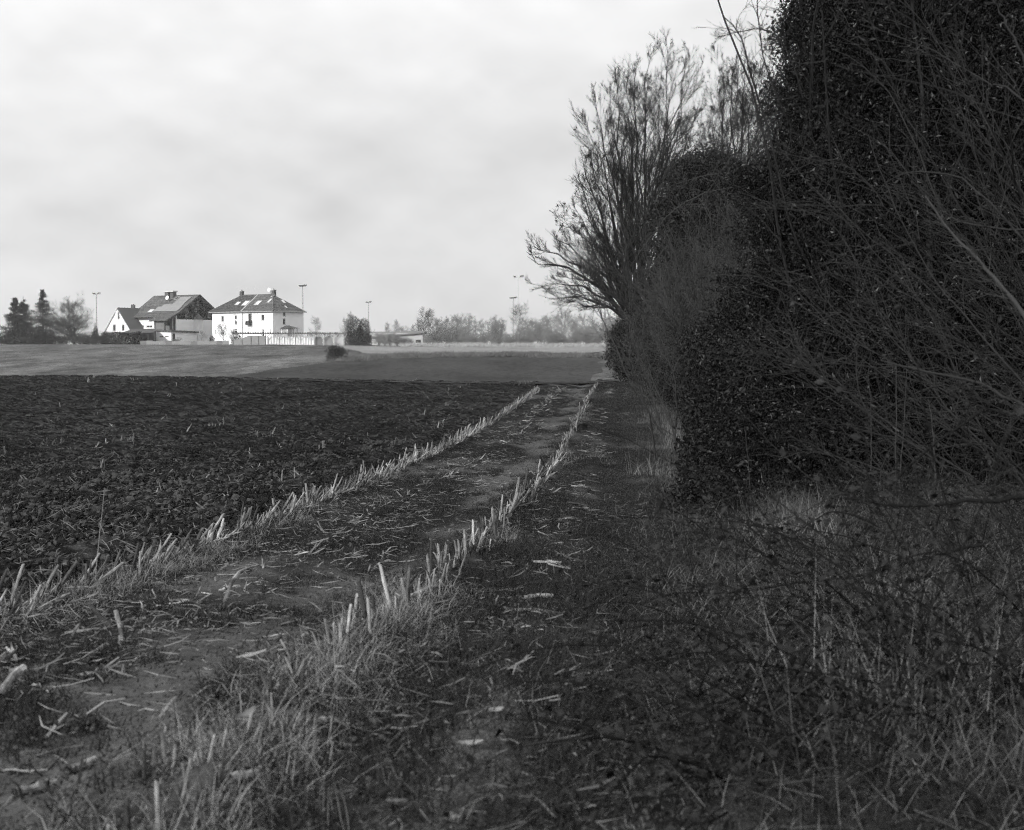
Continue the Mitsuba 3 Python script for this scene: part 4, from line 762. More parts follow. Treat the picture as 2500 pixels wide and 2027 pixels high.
# dark hedges and leafy bushes
def leaf_mass(name, seed, px, Y, w, h, dz, n, size, bsdf, label, cat, kindshape='dome', parts=('stems', 'foliage'), zb=0.0, depth=None, stem='m_bark_dark'):
    rng = rng_(seed); p = at(px, 845, Y); p[2] = float(zg(p[0], p[1])) + zb; depth = depth or w
    u = rng.random((n * 3, 3)) * 2 - 1; t = (u[:, 2] + 1) / 2
    prof = np.sqrt(np.clip(1 - t ** 2.2, 0, 1)) if kindshape == 'dome' else np.where(t < .3, .55 + t * 1.5, np.clip(1 - (t - .3) / .7, 0, 1) ** .75) if kindshape == 'cone' else np.ones_like(t)
    prof = prof * (.75 + .5 * meshkit.noise(np.column_stack([u[:, 0] * 2.2, u[:, 1] * 2.2, t * 4]) + seed))
    rr = np.hypot(u[:, 0], u[:, 1]); keep = (rr < prof) & (rr > prof * .25) if kindshape != 'box' else (np.abs(u[:, 0]) < 2)
    u = u[keep][:n]; t = t[keep][:n]; c = p + np.column_stack([u[:, 0] * w / 2, u[:, 1] * depth / 2, t * h * (1 if kindshape != 'box' else 1)])
    if kindshape == 'box': c[:, 2] = p[2] + t * h * (.8 + .35 * meshkit.noise(np.column_stack([c[:, 0] * .7, c[:, 1], c[:, 2] * 0])))
    key = uniq(name); s = 7; P, R = grow(rng, np.tile(p - [0, 0, .1], (s, 1)) + rng.normal(0, w * .12, (s, 3)) * [1, 1, 0], np.column_stack([rng.normal(0, .35, (s, 2)), np.ones(s)]), h * .75, .05 * w / 2, 5, .05, .1, .3)
    scene[f'{key}__{parts[0]}'] = mikit.ply(tubes(P, R, 5), stem); scene[f'{key}__{parts[1]}'] = mikit.ply(leaves(rng, c, size), bsdf); lab(f'{key}__{parts[1]}', kind='stuff'); lab(key, label, cat); return key
leaf_mass('columnar_thuja', 31, 234, 231, 1.35, at(234, 795, 231)[2] - 1.4, 0, 2600, .16, 'm_conifer', 'dark pointed columnar conifer in front of the mast at the left', 'conifer', 'cone')
leaf_mass('dark_conifer', 32, 866, 229, 3.5, 5.2, 0, 4300, .2, 'm_conifer', 'dark conifer at the left of the clump by the end of the pergola', 'conifer', 'dome')
leaf_mass('dark_conifer', 33, 889, 228, 2.8, 4.9, 0, 3900, .2, 'm_conifer', 'dark rounded conifer at the right of the clump by the end of the pergola', 'conifer', 'dome')
leaf_mass('dark_conifer', 39, 878, 227, 3.8, 3.2, 0, 2600, .2, 'm_conifer', 'low dark conifer in front of the clump by the end of the pergola', 'conifer', 'dome')
leaf_mass('clipped_hedge', 34, 296, 224, 6.6, 2.1, 0, 9000, .21, 'm_conifer', 'dark rough hedge in front of the small white gabled house', 'hedge', 'box', depth=1.5)
leaf_mass('clipped_hedge', 35, 225, 226, 4.5, 1.7, 0, 2600, .18, 'm_scrub', 'low brown hedge below the columnar conifer', 'hedge', 'box', depth=1.5)
leaf_mass('garden_bush', 36, 578, 221, 2.0, 1.9, 0, 1300, .16, 'm_conifer', 'dark bush at the left end of the pergola', 'bush')
leaf_mass('garden_bush', 37, 436, 222, 1.6, 1.3, 0, 420, .13, 'm_scrub', 'leafy bush in front of the white garage', 'bush')
leaf_mass('garden_bush', 38, 518, 222, 1.0, 1.7, 0, 420, .2, 'm_conifer', 'dark spiky bush at the left corner of the white hipped house', 'bush')
leaf_mass('boundary_hedge', 41, 806, 245, 8.5, 2.3, 0, 4200, .18, 'm_scrub', 'dark clipped hedge behind the grey fence at the right end of the pergola', 'hedge', 'box', depth=1.2)
far('garden_tree', 'open_tree_form', 492.5, 804, 221, 9.8, 'small bare fruit tree left of the white hipped house', wx=1.0)
far('garden_tree', 'round_tree_form', 546, 785, 220, 9.6, 'pale bare fruit tree in front of the left half of the white hipped house', wx=.9)
far('garden_tree', 'round_tree_form', 566, 800, 221, 9.6, 'low bare fruit tree beside the pergola in front of the white hipped house', wx=.9)
far('garden_shrub', 'bush_form', 355, 829, 219, 5.4, 'bare shrub in front of the low lean-to shed', 'bush', wx=1.2); far('garden_shrub', 'bush_form', 425, 824, 220, 5.4, 'bare shrub in front of the garage wall', 'bush', wx=1.2)
# lone bush in the meadow
p = hit(822, 882)
k = far('field_bush', 'dark_bush_form', 822, 837, p[1], 5.0, 'lone twiggy bush standing in the meadow below the pergola end', 'bush', wx=1.0)
m_ = leaf_mass('field_bush', 51, 822, p[1], 2.6, 2.25, 0, 2300, .11, 'm_conifer', 'dark leafy undergrowth inside the lone meadow bush', 'bush')
leaf_mass('scrub_hedge', 42, 118, 239, 17.5, 2.3, 0, 9000, .17, 'm_scrub', 'dark tangled undergrowth below the spruces and the broad tree', 'undergrowth', 'box', depth=2.0)
# spruces
def spruce(px, yt, Y, W, seed, label, top2=None):
    rng = rng_(seed); p = at(px, 842, Y); p[2] = float(zg(p[0], p[1])); h = at(px, yt, Y)[2] - p[2]; key = uniq('spruce_tree')
    scene[f'{key}__trunk'] = mikit.ply(tubes([[p - ZU * .2, p + ZU * h * .5, p + ZU * h]], [[.24, .15, .02]], 7), 'm_bark_dark'); nb = 190
    t = 1 - (1 - np.sort(rng.random(nb)) * .9995) ** .66; t = .03 + .965 * t; az = rng.random(nb) * 6.283; t = np.round(t * 22) / 22 + rng.normal(0, .006, nb); t = np.clip(t, .02, .985); L = W * (1.0 - t) ** .95 * rng.uniform(.6, 1.15, nb) + .06
    d = np.column_stack([np.cos(az), np.sin(az), .25 - .55 * (1 - t)]); P, R = grow(rng, p + ZU * (t * h)[:, None], d, L, .03, 6, np.linspace(-.09, .02, nb) * 0 + .02, .05, .3)
    scene[f'{key}__branches'] = mikit.ply(tubes(P, R, 3), 'm_bark_dark')
    c = np.repeat(P[:, 1:], 13, 1).reshape(-1, 3); fr_ = np.tile(np.repeat(np.arange(1, 7) / 6, 13), nb); c = c + rng.normal(size=c.shape) * np.column_stack([.13 + .0 * fr_, .13 + 0 * fr_, .07 + 0 * fr_]) - ZU * (np.abs(rng.normal(0, .14, len(c))))[:, None]
    scene[f'{key}__foliage'] = mikit.ply(leaves(rng, c, .27, aspect=.35, droop=.5), 'm_spruce'); lab(f'{key}__foliage', kind='stuff'); lab(key, label, 'spruce')
spruce(38.5, 725, 236, 3.8, 61, 'dark spruce farthest to the left, with drooping branches'); spruce(58.5, 723.5, 238, 3.6, 62, 'dark spruce in the middle of the three at the left'); spruce(106, 706.5, 236, 4.3, 63, 'tallest and rightmost of the three dark spruces at the left')
t, b = tree_form(71, 8.0, 1.9, 30, 10, 9, ang=(38, 80), up=.03, lo=.18, r3=.012, rt=.22, stems=2)
p = at(180, 842, 236); p[2] = zg(p[0], p[1]); s = (at(180, 742, 236)[2] - p[2]) / 8.3
scene['broad_tree__trunk'] = mikit.ply((t[0] * s + p, t[1]), 'm_bark_dark', smooth=True); scene['broad_tree__branches'] = mikit.ply((b[0] * s + p, b[1]), 'm_twig_thorn')
c = np.vstack([at(155, 762, 236) + rng_(2).normal(size=(120, 3)) * .25, at(199, 755, 236) + rng_(3).normal(size=(160, 3)) * .28]); scene['broad_tree__mistletoe'] = mikit.ply(leaves(rng_(4), c, .14), 'm_conifer'); lab('broad_tree__mistletoe', kind='stuff'); lab('broad_tree', 'broad bare tree with dark mistletoe clumps right of the spruces', 'tree')
# masts
def mast(px, yt, Y, arms, label, bs='m_mast', fade=.1):
    p = at(px, 842, Y); z0 = float(zg(p[0], p[1])); zt = at(px, yt, Y)[2]; key = uniq('floodlight_mast'); h = zt - z0
    scene[f'{key}__pole'] = mikit.ply(tubes([[[p[0], p[1], z0 - .2], [p[0], p[1], z0 + h * .5], [p[0], p[1], zt - .25]]], [np.array([.17, .13, .09]) * (.5 if bs == 'm_pale' else 1)], 8), bs)
    k = Y / F; scene[f'{key}__cross_arm'] = mikit.ply(slab(np.array([p[0] + min(arms) * k, p[1], zt - .28]), np.array([(max(arms) - min(arms)) * k, 0, 0]), np.array([0, .1, 0]), ZU * .1), bs)
    for i, a in enumerate(arms):
        q = np.array([p[0] + a * k, p[1], zt - .16]); kk = f'{key}__floodlight' + (f'_{i:03d}' if i else ''); w = .42
        scene[kk] = mikit.ply(slab(q + [-w / 2 - .1 * np.sign(a), -.2, 0], np.array([w * 1.35, 0, .12 * np.sign(a)]), np.array([0, .3, .06]), np.array([-.03, -.05, .26])), 'm_lamp')
    lab(key, label, 'floodlight mast')
mast(237, 716.5, 375, (-8, -5, 5.5, 8.5), 'floodlight mast behind the columnar conifer left of the houses'); mast(740, 697.5, 328, (-8, -4, 0, 3.5, 8), 'tall floodlight mast at the right corner of the white hipped house'); mast(900.5, 737.5, 440, (-7, -4, 3, 6), 'floodlight mast behind the dark conifer clump')
mast(1265, 675, 300, (-10, 8, 11), 'pale and tallest floodlight mast above the broad bare tree at the right', 'm_pale'); mast(1253, 727, 400, (-8, -4, 0, 4, 7), 'shorter floodlight mast with a row of lamps left of the tallest one'); mast(1186, 784, 650, (-2, 2), 'tiny far floodlight mast above the thicket')
# barn
BN = 'long_low_barn'; lab(BN, 'long low pale barn with a flat dark roof behind bare trees', 'barn')
a, c = at(885, 823, 300), at(1036, 812, 300); za, zc = at(885, 810, 300)[2], at(1036, 807, 300)[2]
scene[f'{BN}__wall'] = mikit.ply(slab(np.array([a[0], 300.2, 1.2]), np.array([c[0] - a[0] - .4, 0, 0]), np.array([0, 9.0, 0]), ZU * (c[2] - 1.3)), 'm_greywall')
scene[f'{BN}__roof'] = mikit.ply(plate([[a[0], 299.6, at(885, 823.5, 300)[2]], [c[0], 299.6, at(1036, 811, 300)[2]], [c[0], 306, zc], [a[0], 306, za]], .25), 'm_greywood')
scene[f'{BN}__roof_001'] = mikit.ply(plate([[a[0], 306.003, za], [c[0], 306.003, zc], [c[0], 310, c[2]], [a[0], 310, c[2] - .8]], .25), 'm_greywood')
for i in range(5): q = a + (c - a) * (i + .5) / 5; scene[f'{BN}__window' + (f'_{i:03d}' if i else '')] = mikit.ply(slab(np.array([q[0] - .6, 300.12, 2.4]), np.array([1.2, 0, 0]), np.array([0, .07, 0]), ZU * .7), 'm_glass')
# dry reeds along the field edge and the grassy bank
for i in range(3): group(f'reed_form_{"abc"[i]}', blade=mikit.ply(blade_patch(300 + i, 1.2, 140, .75, .05, .25, .3), 'm_straw'))
for i in range(3): group(f'bank_grass_form_{"abc"[i]}', blade=mikit.ply(blade_patch(310 + i, 1.2, 260, .55, .05, .5, .5), 'm_strand' if i else 'm_grass_mid'))
rr = rng_(9)
q = [at(px, 846, rr.uniform(222, 236)) for px in rr.uniform(985, 1500, 190)]; scatter('dry_reeds', forms('reed'), [[a[0], a[1], float(zg(a[0], a[1]))] for a in q], rr, .5, 1.4, 3); lab('dry_reeds', 'pale dry reeds along the foot of the far thicket', 'reeds', kind='stuff')
q = []
for px in rr.uniform(825, 1475, 420):
    y0 = np.interp(px, [825, 900, 1000, 1250, 1475], [886, 878, 873, 871, 873]); q.append(hit(px, y0 + rr.uniform(-4.5, 2.0) * np.interp(px, [825, 1000], [.6, 1])))
scatter('bank_grass', forms('bank_grass'), [[a[0], a[1], float(zg(a[0], a[1])) + .05] for a in q], rr, .6, 1.3, 5); lab('bank_grass', 'rough dead grass on the low bank between the two far fields', 'grass', kind='stuff')
# ------------------------------------------------------------------ the hedge on the right
def bez(S, C, E, n=9):
    t = np.linspace(0, 1, n)[:, None]; return S * (1 - t) ** 2 + 2 * C * t * (1 - t) + E * t * t
def to_src(x, y): return 1250 + x / 2.17, y / 2.17
def ash(name, seed, Y, foot, fork, tips, label, rl, seeds_above, dep=2.2):
    rng = rng_(seed); B = at(*foot, Y); B[2] = float(zg(B[0], B[1])) - .1; S = at(*fork, Y); P = []; R = []
    for i, (x, y) in enumerate(tips):
        px, py = to_src(x, y); E = at(px, py, Y + rng.uniform(-dep, dep)); s = S + rng.normal(0, .10, 3); E = s + (E - s) * .95; L = np.linalg.norm(E - s)
        low = np.clip((py - 420) / 250, 0, 1); C = s + (E - s) * (.40 + .1 * low) + ZU * L * (.12 + .20 * low) + rng.normal(0, .03 * L, 3)
        q = bez(s, C, E); q[1:-1] += rng.normal(0, .012 * L, (7, 3)); q[-1] += ZU * .06 * L * low; P.append(q); R.append(rl * rng.uniform(.7, 1.1) * (1 - .95 * np.linspace(0, 1, 9) ** .6))
    P, R = np.array(P), np.array(R); key = uniq(name)
    m = MB().add(*tubes([[B, B * .6 + S * .4 + [.05, 0, 0], S, S + (S - B) * .35 + [-.1, 0, 0]]], [[rl * 3.0, rl * 2.4, rl * 1.9, rl * .8]], 9)).add(*tubes([[B + [.3, .2, 0], B * .5 + S * .5 + [.35, .2, 0], S + [.35, .2, 0], S + (S - B) * .5 + [.4, .2, 0]]], [[rl * 2.2, rl * 1.8, rl * 1.6, rl * .8]], 8)).add(*tubes(P, R, 6))
    scene[f'{key}__trunk'] = mikit.ply(m.mesh(), 'm_bark_ash', smooth=60)
    k = kids(rng, P, R, 15, .22, .97, (18, 45), (.16, .40), .42, .010, .74); P1, R1 = grow(rng, *k, 6, .06, .07, .35)
    k = kids(rng, P1, R1, 9, .15, 1.0, (18, 42), (.32, .68), .55, .0075, .35); P2, R2 = grow(rng, *k, 4, .09, .06, .5)
    k = kids(rng, P2, R2, 4, .2, 1.0, (15, 38), (.35, .7), .6, .0056, .3); P3, R3 = grow(rng, *k, 2, .08, .05, .6)
    m = MB()
    for a, b, c in ((P1, R1, 4), (P2, R2, 3), (P3, R3, 3)): m.add(*tubes(a, b, c))
    scene[f'{key}__twigs'] = mikit.ply(m.mesh(), 'm_twig_ash')
    tip = np.concatenate([P2[:, -1], P1[:, -1]]); zlim = at(1250, seeds_above, Y)[2]; out = np.abs(rng.normal(size=len(tip)))
    tip = tip[(tip[:, 2] > zlim)]; tip = tip[rng.permutation(len(tip))[:240]]; n = 15
    c = np.repeat(tip, n, 0) + rng.normal(size=(len(tip) * n, 3)) * [.035, .035, .075] - [0, 0, .10]
    scene[f'{key}__seed_clusters'] = mikit.ply(leaves(rng, c, .085, aspect=.5, droop=1.2), 'm_seed'); lab(f'{key}__seed_clusters', kind='stuff'); lab(key, label, 'tree'); return key
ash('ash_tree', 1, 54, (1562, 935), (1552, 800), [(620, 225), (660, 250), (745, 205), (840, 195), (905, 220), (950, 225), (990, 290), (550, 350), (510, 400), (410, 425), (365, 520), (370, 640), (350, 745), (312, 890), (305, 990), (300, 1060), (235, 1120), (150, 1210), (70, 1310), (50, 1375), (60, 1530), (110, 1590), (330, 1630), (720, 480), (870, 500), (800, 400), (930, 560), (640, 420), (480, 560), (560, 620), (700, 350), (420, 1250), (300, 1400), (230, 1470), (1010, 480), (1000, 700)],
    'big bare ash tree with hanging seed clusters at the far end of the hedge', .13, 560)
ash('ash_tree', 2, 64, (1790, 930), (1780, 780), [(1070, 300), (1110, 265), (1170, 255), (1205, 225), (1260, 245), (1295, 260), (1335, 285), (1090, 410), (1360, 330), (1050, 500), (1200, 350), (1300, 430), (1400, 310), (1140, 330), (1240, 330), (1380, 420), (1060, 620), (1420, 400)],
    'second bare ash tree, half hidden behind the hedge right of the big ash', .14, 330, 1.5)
# leafy sprays
def spray(seed, n, r, size, bsdf, flat=.3):
    rng = rng_(seed); d = unit(rng.normal(size=(n, 3))); c = d * (r * rng.random(n) ** .55)[:, None]
    P, R = grow(rng, np.zeros((6, 3)), unit(rng.normal(size=(6, 3))), r, .006, 3, .0, .2, .4)
    return dict(leaf=mikit.ply(leaves(rng, c, size, flat=flat), bsdf), twig=mikit.ply(tubes(P, R, 3), 'm_twig_dark'))
for i in range(3):
    c = 'abc'[i]
    group(f'holly_form_{c}', **spray(400 + i, 230, .27, .044, 'm_holly')); group(f'ivy_form_{c}', **spray(410 + i, 170, .36, .085, 'm_ivy')); group(f'privet_form_{c}', **spray(420 + i, 160, .34, .06, 'm_ivy'))
def foliage(key, form, blobs, seed, smin=.8, smax=1.4):
    """Fills ellipsoids (px, py, Y, rx, rz in photograph pixels, ry in metres, count) with leafy sprays."""
    rng = rng_(seed); k = 0
    for px, py, Y, rx, rz, ry, n in blobs:
        c = at(px, py, Y); d = unit(rng.normal(size=(n, 3))); q = c + d * (rng.random(n) ** .4)[:, None] * (.62 + .80 * meshkit.noise(d * 3.1 + seed))[:, None] * [rx * Y / F, ry, rz * Y / F]
        for p in q:
            if p[2] < zg(p[0], p[1]) + .05: continue
            k += 1; s = rng.uniform(smin, smax); inst(f'{key}__foliage__{k:03d}', f'{form}_form_{"abc"[rng.integers(3)]}', place(p, rng.uniform(0, 360), s, (rng.normal(), rng.normal(), rng.uniform(0, 60))))
    lab(f'{key}__foliage', kind='stuff')
def stems(key, seed, foot_px, Y, n, L, r, lean, bsdf, per=(10, 6, 0), up=.05, name='stems', spread=.35, twig=None, ratio=(.25, .5), rmin=.004, ang=(20, 50), sd=.28):
    rng = rng_(seed); B = at(foot_px, 900, Y); p0 = np.tile(B, (n, 1)) + rng.normal(0, spread, (n, 3)) * [1, 1, 0]; p0[:, 2] = zg(p0[:, 0], p0[:, 1]) - .05
    d = np.column_stack([rng.normal(lean, sd, n), rng.normal(-.05, .25, n), np.ones(n)]); P, R = grow(rng, p0, d, L * rng.uniform(.6, 1.1, n), r * rng.uniform(.6, 1.2, n), 9, up, .10, .22)
    scene[f'{key}__{name}'] = mikit.ply(tubes(P, R, 5), bsdf); m = MB()
    k = kids(rng, P, R, per[0], .15, 1, ang, ratio, .5, rmin * 1.6, .5); k = (k[0], k[1], np.minimum(k[2], .85), k[3]); P1, R1 = grow(rng, *k, 6, up * .5, .13, .35); m.add(*tubes(P1, R1, 4))
    k = kids(rng, P1, R1, per[1], .1, 1, (25, 60), (.3, .65), .55, rmin, .35); P2, R2 = grow(rng, *k, 4, .03, .13, .4); m.add(*tubes(P2, R2, 3))
    if per[2]: k = kids(rng, P2, R2, per[2], .1, 1, (30, 65), (.3, .6), .6, rmin * .75, .3); P3, R3 = grow(rng, *k, 2, .02, .1, .5); m.add(*tubes(P3, R3, 3))
    scene[f'{key}__twigs'] = mikit.ply(m.mesh(), twig or bsdf)
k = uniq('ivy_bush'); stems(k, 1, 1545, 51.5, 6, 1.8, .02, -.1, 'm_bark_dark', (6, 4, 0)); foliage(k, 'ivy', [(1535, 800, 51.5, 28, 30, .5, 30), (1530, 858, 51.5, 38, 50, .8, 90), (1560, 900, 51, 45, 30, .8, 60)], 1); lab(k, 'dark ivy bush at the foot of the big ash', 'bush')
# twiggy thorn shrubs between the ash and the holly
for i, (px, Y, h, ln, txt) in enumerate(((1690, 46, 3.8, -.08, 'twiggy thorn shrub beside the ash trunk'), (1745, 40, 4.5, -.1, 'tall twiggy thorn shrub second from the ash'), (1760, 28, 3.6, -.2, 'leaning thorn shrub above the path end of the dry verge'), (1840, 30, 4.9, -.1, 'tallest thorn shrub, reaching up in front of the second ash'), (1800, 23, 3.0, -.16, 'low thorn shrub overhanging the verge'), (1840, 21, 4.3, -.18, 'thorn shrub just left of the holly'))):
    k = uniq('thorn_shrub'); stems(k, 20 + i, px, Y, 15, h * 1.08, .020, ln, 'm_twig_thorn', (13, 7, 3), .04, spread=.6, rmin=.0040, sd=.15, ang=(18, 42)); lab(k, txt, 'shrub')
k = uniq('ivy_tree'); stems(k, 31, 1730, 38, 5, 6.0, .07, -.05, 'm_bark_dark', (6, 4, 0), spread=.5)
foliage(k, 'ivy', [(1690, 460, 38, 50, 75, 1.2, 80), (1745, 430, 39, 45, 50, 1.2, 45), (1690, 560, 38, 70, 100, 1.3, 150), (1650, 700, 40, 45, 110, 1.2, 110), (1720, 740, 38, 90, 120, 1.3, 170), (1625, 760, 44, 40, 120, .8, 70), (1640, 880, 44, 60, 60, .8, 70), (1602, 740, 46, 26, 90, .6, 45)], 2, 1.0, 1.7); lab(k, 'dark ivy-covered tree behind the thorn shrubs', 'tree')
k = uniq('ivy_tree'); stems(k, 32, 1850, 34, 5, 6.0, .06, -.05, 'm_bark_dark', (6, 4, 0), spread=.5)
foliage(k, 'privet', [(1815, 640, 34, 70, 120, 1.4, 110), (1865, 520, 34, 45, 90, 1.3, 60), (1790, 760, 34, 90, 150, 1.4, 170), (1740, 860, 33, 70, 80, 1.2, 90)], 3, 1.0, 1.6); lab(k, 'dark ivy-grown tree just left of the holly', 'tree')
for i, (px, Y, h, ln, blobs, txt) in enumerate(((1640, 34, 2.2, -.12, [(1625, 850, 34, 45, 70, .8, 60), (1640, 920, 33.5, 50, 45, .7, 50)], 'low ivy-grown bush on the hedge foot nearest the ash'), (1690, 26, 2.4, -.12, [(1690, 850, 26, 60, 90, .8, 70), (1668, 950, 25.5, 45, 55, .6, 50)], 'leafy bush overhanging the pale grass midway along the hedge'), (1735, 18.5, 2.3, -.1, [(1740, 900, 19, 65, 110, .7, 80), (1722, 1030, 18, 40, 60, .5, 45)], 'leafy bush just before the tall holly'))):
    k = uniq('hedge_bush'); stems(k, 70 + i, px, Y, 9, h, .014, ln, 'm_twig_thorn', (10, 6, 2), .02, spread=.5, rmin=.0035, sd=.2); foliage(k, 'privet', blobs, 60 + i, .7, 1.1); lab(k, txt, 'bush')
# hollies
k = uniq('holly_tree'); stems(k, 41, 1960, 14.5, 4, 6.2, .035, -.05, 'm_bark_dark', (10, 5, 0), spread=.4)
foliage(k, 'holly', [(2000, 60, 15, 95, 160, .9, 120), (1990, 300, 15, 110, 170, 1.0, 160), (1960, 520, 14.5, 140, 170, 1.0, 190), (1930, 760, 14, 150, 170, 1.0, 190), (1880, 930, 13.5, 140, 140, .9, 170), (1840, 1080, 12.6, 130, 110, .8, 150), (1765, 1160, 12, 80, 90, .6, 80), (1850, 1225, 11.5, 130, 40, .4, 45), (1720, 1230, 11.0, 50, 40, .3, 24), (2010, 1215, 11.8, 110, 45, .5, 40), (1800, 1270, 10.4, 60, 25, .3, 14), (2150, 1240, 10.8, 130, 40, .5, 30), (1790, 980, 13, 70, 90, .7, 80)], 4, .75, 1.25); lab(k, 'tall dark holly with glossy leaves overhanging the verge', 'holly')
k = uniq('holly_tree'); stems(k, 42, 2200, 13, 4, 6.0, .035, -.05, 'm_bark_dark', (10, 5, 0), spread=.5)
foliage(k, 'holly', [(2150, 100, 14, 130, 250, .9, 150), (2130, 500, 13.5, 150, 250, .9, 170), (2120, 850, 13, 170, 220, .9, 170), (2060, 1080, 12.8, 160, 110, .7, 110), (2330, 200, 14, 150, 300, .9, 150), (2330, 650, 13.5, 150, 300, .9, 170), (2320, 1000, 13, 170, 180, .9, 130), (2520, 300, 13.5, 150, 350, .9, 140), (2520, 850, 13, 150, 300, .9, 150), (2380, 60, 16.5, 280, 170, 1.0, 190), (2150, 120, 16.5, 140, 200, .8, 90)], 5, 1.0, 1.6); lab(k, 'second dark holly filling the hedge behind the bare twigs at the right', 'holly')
# bare shrubs leaning out at the right edge
for i, (px, Y, n, L, ln, b, txt) in enumerate(((2900, 8.6, 8, 3.2, -.9, 'm_twig_mid', 'bare shrub leaning out from the right edge'), (2600, 10.4, 7, 3.8, -.8, 'm_twig_mid', 'grey-twigged bare shrub in front of the second holly'), (3050, 7.4, 7, 3.6, -.85, 'm_twig_mid', 'bare shrub arching in across the upper right corner'), (2800, 10.5, 8, 5.4, -.5, 'm_twig_mid', 'tall bare shrub rising into the upper right corner'), (2760, 6.6, 6, 2.0, -1.1, 'm_twig_mid', 'low bare shrub at the right edge beside the brambles'))):
    k = uniq('bare_shrub'); stems(k, 50 + i, px, Y, n, L, .009, ln, b, (13, 5, 0), -.03, spread=.5, rmin=.0024, ratio=(.25, .55), ang=(12, 38), sd=.16); lab(k, txt, 'shrub')
def limb(name, pts, r, bsdf, label, cat, twigs=0, seed=0, rm=.003):
    """A single crooked branch through points (px, py, Y)."""
    q = np.array([at(*p) for p in pts]); n = 14; t = np.linspace(0, len(q) - 1, n); P = np.stack([PchipInterpolator(np.arange(len(q)), q[:, j])(t) for j in range(3)], -1)[None]
    rng = rng_(seed); P[:, 1:-1] += rng.normal(0, r * .5, (1, n - 2, 3)); R = (r * np.linspace(1, .35, n))[None]; k = uniq(name)
    scene[f'{k}__stem'] = mikit.ply(tubes(P, R, 6, cap=True), bsdf, smooth=60)
    if twigs:
        a = kids(rng, P, R, twigs, .15, 1, (20, 55), (.06, .20), .28, rm, .4); P1, R1 = grow(rng, *a, 5, .03, .15, .4); b = kids(rng, P1, R1, 4, .2, 1, (25, 55), (.3, .6), .6, rm * .8, .3); P2, R2 = grow(rng, *b, 3, .02, .12, .5)
        scene[f'{k}__twigs'] = mikit.ply(MB().add(*tubes(P1, R1, 4)).add(*tubes(P2, R2, 3)).mesh(), bsdf)
    lab(k, label, cat); return k
limb('overhanging_branch', [(2010, 700, 13.3), (1935, 560, 13), (1880, 330, 13), (1845, 220, 13), (1815, 110, 13), (1765, 40, 13)], .013, 'm_bark_dark', 'dark crooked branch standing out against the sky above the hedge', 'branch', 26, 1)
limb('overhanging_branch', [(2000, 420, 13.3), (1900, 240, 13), (1860, 120, 13.1), (1850, 10, 13.1), (1862, -60, 13.2)], .009, 'm_bark_dark', 'thin branch rising to the top edge beside the dark crooked branch', 'branch', 22, 2)
limb('overhanging_branch', [(1960, 240, 13), (1900, 90, 13), (1850, 70, 13), (1780, 85, 13), (1745, 95, 13)], .008, 'm_bark_dark', 'thin forked branch pointing left into the open sky', 'branch', 16, 3)
limb('arching_branch', [(1860, 455, 22), (1760, 462, 22), (1690, 485, 22), (1632, 525, 22), (1580, 590, 22), (1540, 650, 22)], .014, 'm_twig_pale', 'long pale branch arching out of the hedge and down to the left', 'branch', 12, 4)
limb('arching_branch', [(1845, 420, 22), (1745, 425, 22), (1680, 440, 22), (1630, 458, 22)], .010, 'm_twig_pale', 'shorter pale branch just above the long arching one', 'branch', 10, 5)
limb('arching_branch', [(1900, 660, 18), (1820, 530, 19), (1790, 520, 19.5), (1740, 470, 20)], .010, 'm_twig_mid', 'grey branch crossing upwards right of the arching branch', 'branch', 10, 6)
for i, pts in enumerate((((2560, 860, 5.6), (2470, 730, 5.8), (2400, 640, 6), (2330, 580, 6.2), (2260, 480, 6.4)), ((2560, 1010, 5.4), (2474, 979, 5.6), (2380, 930, 5.8), (2238, 901, 6), (2150, 880, 6.2)), ((2540, 640, 6.4), (2440, 520, 6.6), (2330, 430, 6.8), (2220, 420, 7), (2140, 470, 7.1)), ((2560, 310, 6.2), (2450, 210, 6.4), (2415, 205, 6.5), (2290, 130, 6.8), (2100, 60, 7.2)), ((2540, 560, 7), (2330, 540, 7.2), (2230, 340, 7.4), (2150, 200, 7.6), (2030, 120, 7.9)), ((2540, 230, 6), (2470, 85, 6.1), (2420, -10, 6.2)), ((2300, 740, 7.5), (2200, 640, 7.6), (2100, 560, 7.8), (2020, 480, 8)), ((2520, 960, 6.8), (2380, 800, 7), (2260, 650, 7.2), (2170, 470, 7.4), (2120, 330, 7.6)))):
    limb('leaning_branch', pts, (.012, .010, .007, .006, .006, .007, .005, .006)[i], 'm_twig_thorn' if i == 0 else 'm_twig_mid', ('thickest pale branch slanting in from the right edge at mid height', 'pale crooked branch reaching in from the right edge above the dark foreground branch', 'pale branch arching in from the right edge a quarter of the way down', 'pale branch running up towards the top right from the right edge', 'long pale branch slanting up to the left across the dark holly', 'branch rising steeply in the upper right corner', 'thin grey branch slanting across the middle of the dark holly', 'grey branch rising left from beside the thickest pale branch')[i], 'branch', 12, 10 + i, .0022)
for i, (x0, y0, x1, y1, Y, r) in enumerate(((2180, 1420, 2188, 890, 7.6, .006), (2186, 1300, 2214, 900, 7.8, .005), (2126, 1150, 2122, 940, 8.6, .004), (1834, 1275, 1817, 1040, 10, .004), (2284, 1180, 2268, 980, 7, .006))):
    limb('young_stem', [(x0, y0, Y), ((x0 + x1) / 2 + 3, (y0 + y1) / 2, Y), (x1, y1, Y)], r, 'm_twig_pale', ('straight pale young stem, tallest in the right verge', 'young stem just right of the tallest one', 'short young stem left of the tallest one', 'thin pale stem before the holly, leftmost of the young stems', 'young stem nearest the right edge below the pale crooked branch')[i], 'stem', 3, 30 + i, .0015)
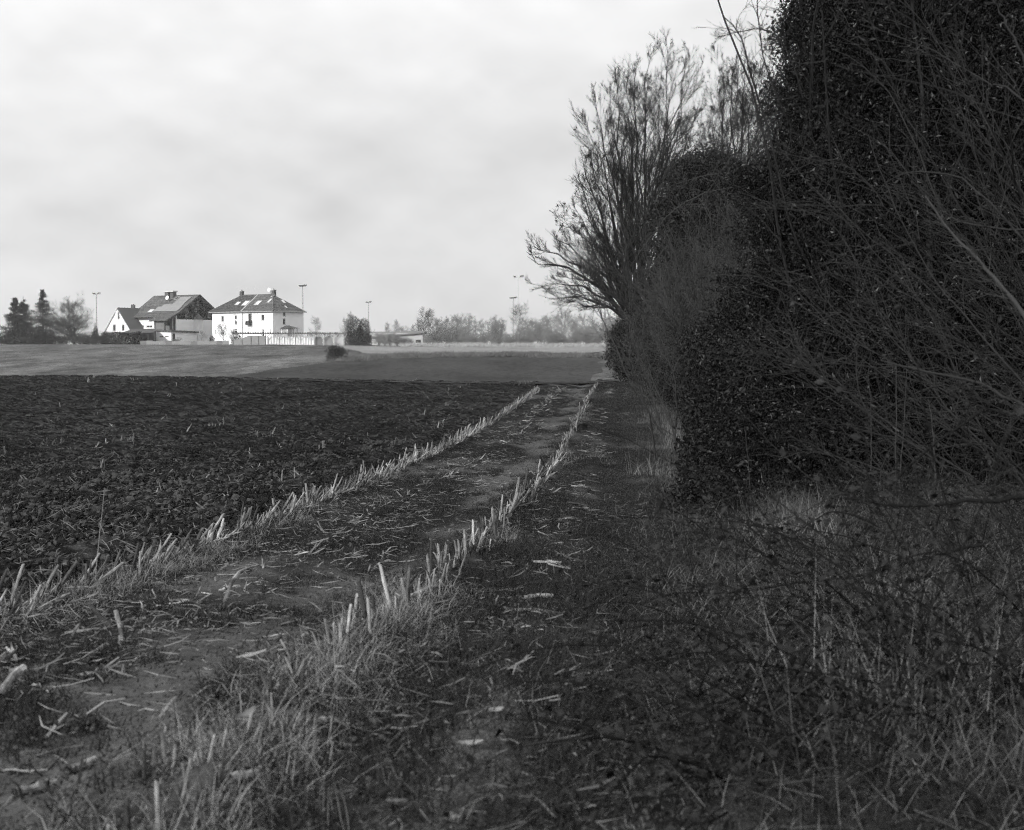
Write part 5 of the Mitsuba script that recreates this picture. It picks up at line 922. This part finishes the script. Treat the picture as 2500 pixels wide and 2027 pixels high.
# brambles in the foreground
CAN = (((2620, 1190, 4.2), (2500, 1212, 4.2), (2380, 1225, 4.2), (2220, 1232, 4.25), (2060, 1216, 4.3)), ((2400, 1330, 4.6), (2305, 1350, 4.6), (2120, 1400, 4.6), (1900, 1430, 4.6), (1780, 1446, 4.7), (1640, 1450, 4.8)), ((2250, 1515, 4.2), (2100, 1490, 4.2), (2020, 1480, 4.2), (1900, 1560, 4.2), (1790, 1625, 4.2)), ((2560, 1620, 3.6), (2480, 1660, 3.6), (2300, 1790, 3.6), (2160, 1832, 3.7), (2052, 1810, 3.7), (1900, 1770, 3.8), (1786, 1715, 3.8)), ((2160, 1300, 5), (2040, 1250, 5), (1960, 1290, 5), (1890, 1330, 5)), ((2200, 1500, 4), (2050, 1560, 4), (1950, 1640, 4), (1860, 1660, 4)), ((1870, 1810, 3.6), (1830, 1830, 3.6), (1790, 1800, 3.7), (1770, 1770, 3.7)), ((2400, 1000, 5), (2200, 1160, 5), (2090, 1320, 5), (2000, 1420, 5)))
TXT = ('dark thick bramble cane stretched across the right edge above the verge', 'long dark cane arching left over the verge grass', 'dark cane bending down in the middle of the brambles', 'lowest dark cane sagging across the lower right corner', 'short dark cane before the tall pale grass', 'dark cane drooping left below the bending one', 'short dark cane tip left of the lowest cane', 'dark cane slanting down to the left from the right hedge')
def tangle(name, n, x0, x1, y0, y1, L, r, bsdf, label, cat, seed, hop=(.3, .9), leaf=0):
    rng = rng_(seed); p0 = np.array([hit(px, py) for px, py in zip(rng.uniform(x0, x1, n), rng.uniform(y0, y1, n))]); d = np.column_stack([rng.normal(-.35, .8, n), rng.normal(-.1, .6, n), rng.uniform(*hop, n)])
    P, R = grow(rng, p0, d, L * rng.uniform(.4, 1.2, n), r * rng.uniform(.6, 1.3, n), 8, -.15, .13, .4); P[..., 2] = np.maximum(P[..., 2], zg(P[..., 0], P[..., 1]) + .01)
    a = kids(rng, P, R, 3, .2, 1, (25, 60), (.2, .45), .6, r * .4, .3); P1, R1 = grow(rng, *a, 5, -.08, .13, .4); k = part('', name, MB().add(*tubes(P, R, 4)).add(*tubes(P1, R1, 3)).mesh(), bsdf); lab(k, label, cat, kind='stuff')
    if leaf:
        c = np.repeat(P[:, 2:].reshape(-1, 3), leaf, 0); c = c + rng.normal(0, .035, c.shape); k = part('', name + '_leaves', leaves(rng, c, .03, aspect=.7, flat=.3), 'm_bramble'); lab(k, 'dark bramble leaves left on the tangled canes', 'leaves', kind='stuff')
tangle('bramble_tangle', 230, 1690, 2560, 1240, 2000, .95, .0035, 'm_twig_dark', 'tangle of thin dark bramble canes arching over the right verge', 'brambles', 801, leaf=3)
tangle('dead_stems', 210, 1620, 2560, 1180, 2000, .5, .0019, 'm_twig_pale', 'thin pale dead stems criss-crossing on the right verge', 'dead stems', 802, (.2, 1.2))
tangle('edge_brambles', 140, 2050, 2620, 1200, 1900, 1.15, .0034, 'm_twig_dark', 'taller dark bramble canes rising along the right edge of the picture', 'brambles', 804, (.8, 2.0), leaf=2)
tangle('edge_stems', 110, 2050, 2620, 1180, 1780, 1.0, .0022, 'm_twig_thorn', 'tall thin pale stems rising along the right edge of the picture', 'dead stems', 805, (.9, 2.4))
tangle('dead_twigs', 120, 1950, 2560, 1080, 1300, .9, .003, 'm_twig_mid', 'dead twigs and stems at the foot of the right hedge', 'dead stems', 803, (.5, 1.6))
for i, pts in enumerate(CAN):
    k = limb('bramble', pts, (.011, .007, .007, .0075, .005, .006, .005, .006)[i], 'm_twig_dark', TXT[i], 'bramble', 5, 40 + i, .002); rng = rng_(60 + i)
    q = np.array([at(*p) for p in pts]); t = rng.uniform(.2, len(q) - 1, 16); c = np.stack([np.interp(t, np.arange(len(q)), q[:, j]) for j in range(3)], -1) + rng.normal(0, .022, (16, 3))
    scene[f'{k}__leaves'] = mikit.ply(leaves(rng, c, .034, aspect=.75, flat=.3), 'm_bramble')
# ------------------------------------------------------------------ fine growth that nobody could pick apart is one part
for k in list(scene):
    if k.rsplit('__', 1)[-1].split('_0')[0] in ('twigs', 'branches', 'stems', 'leaves', 'foliage') and scene[k].get('type') == 'ply': labels.setdefault(k, {})['kind'] = 'stuff'
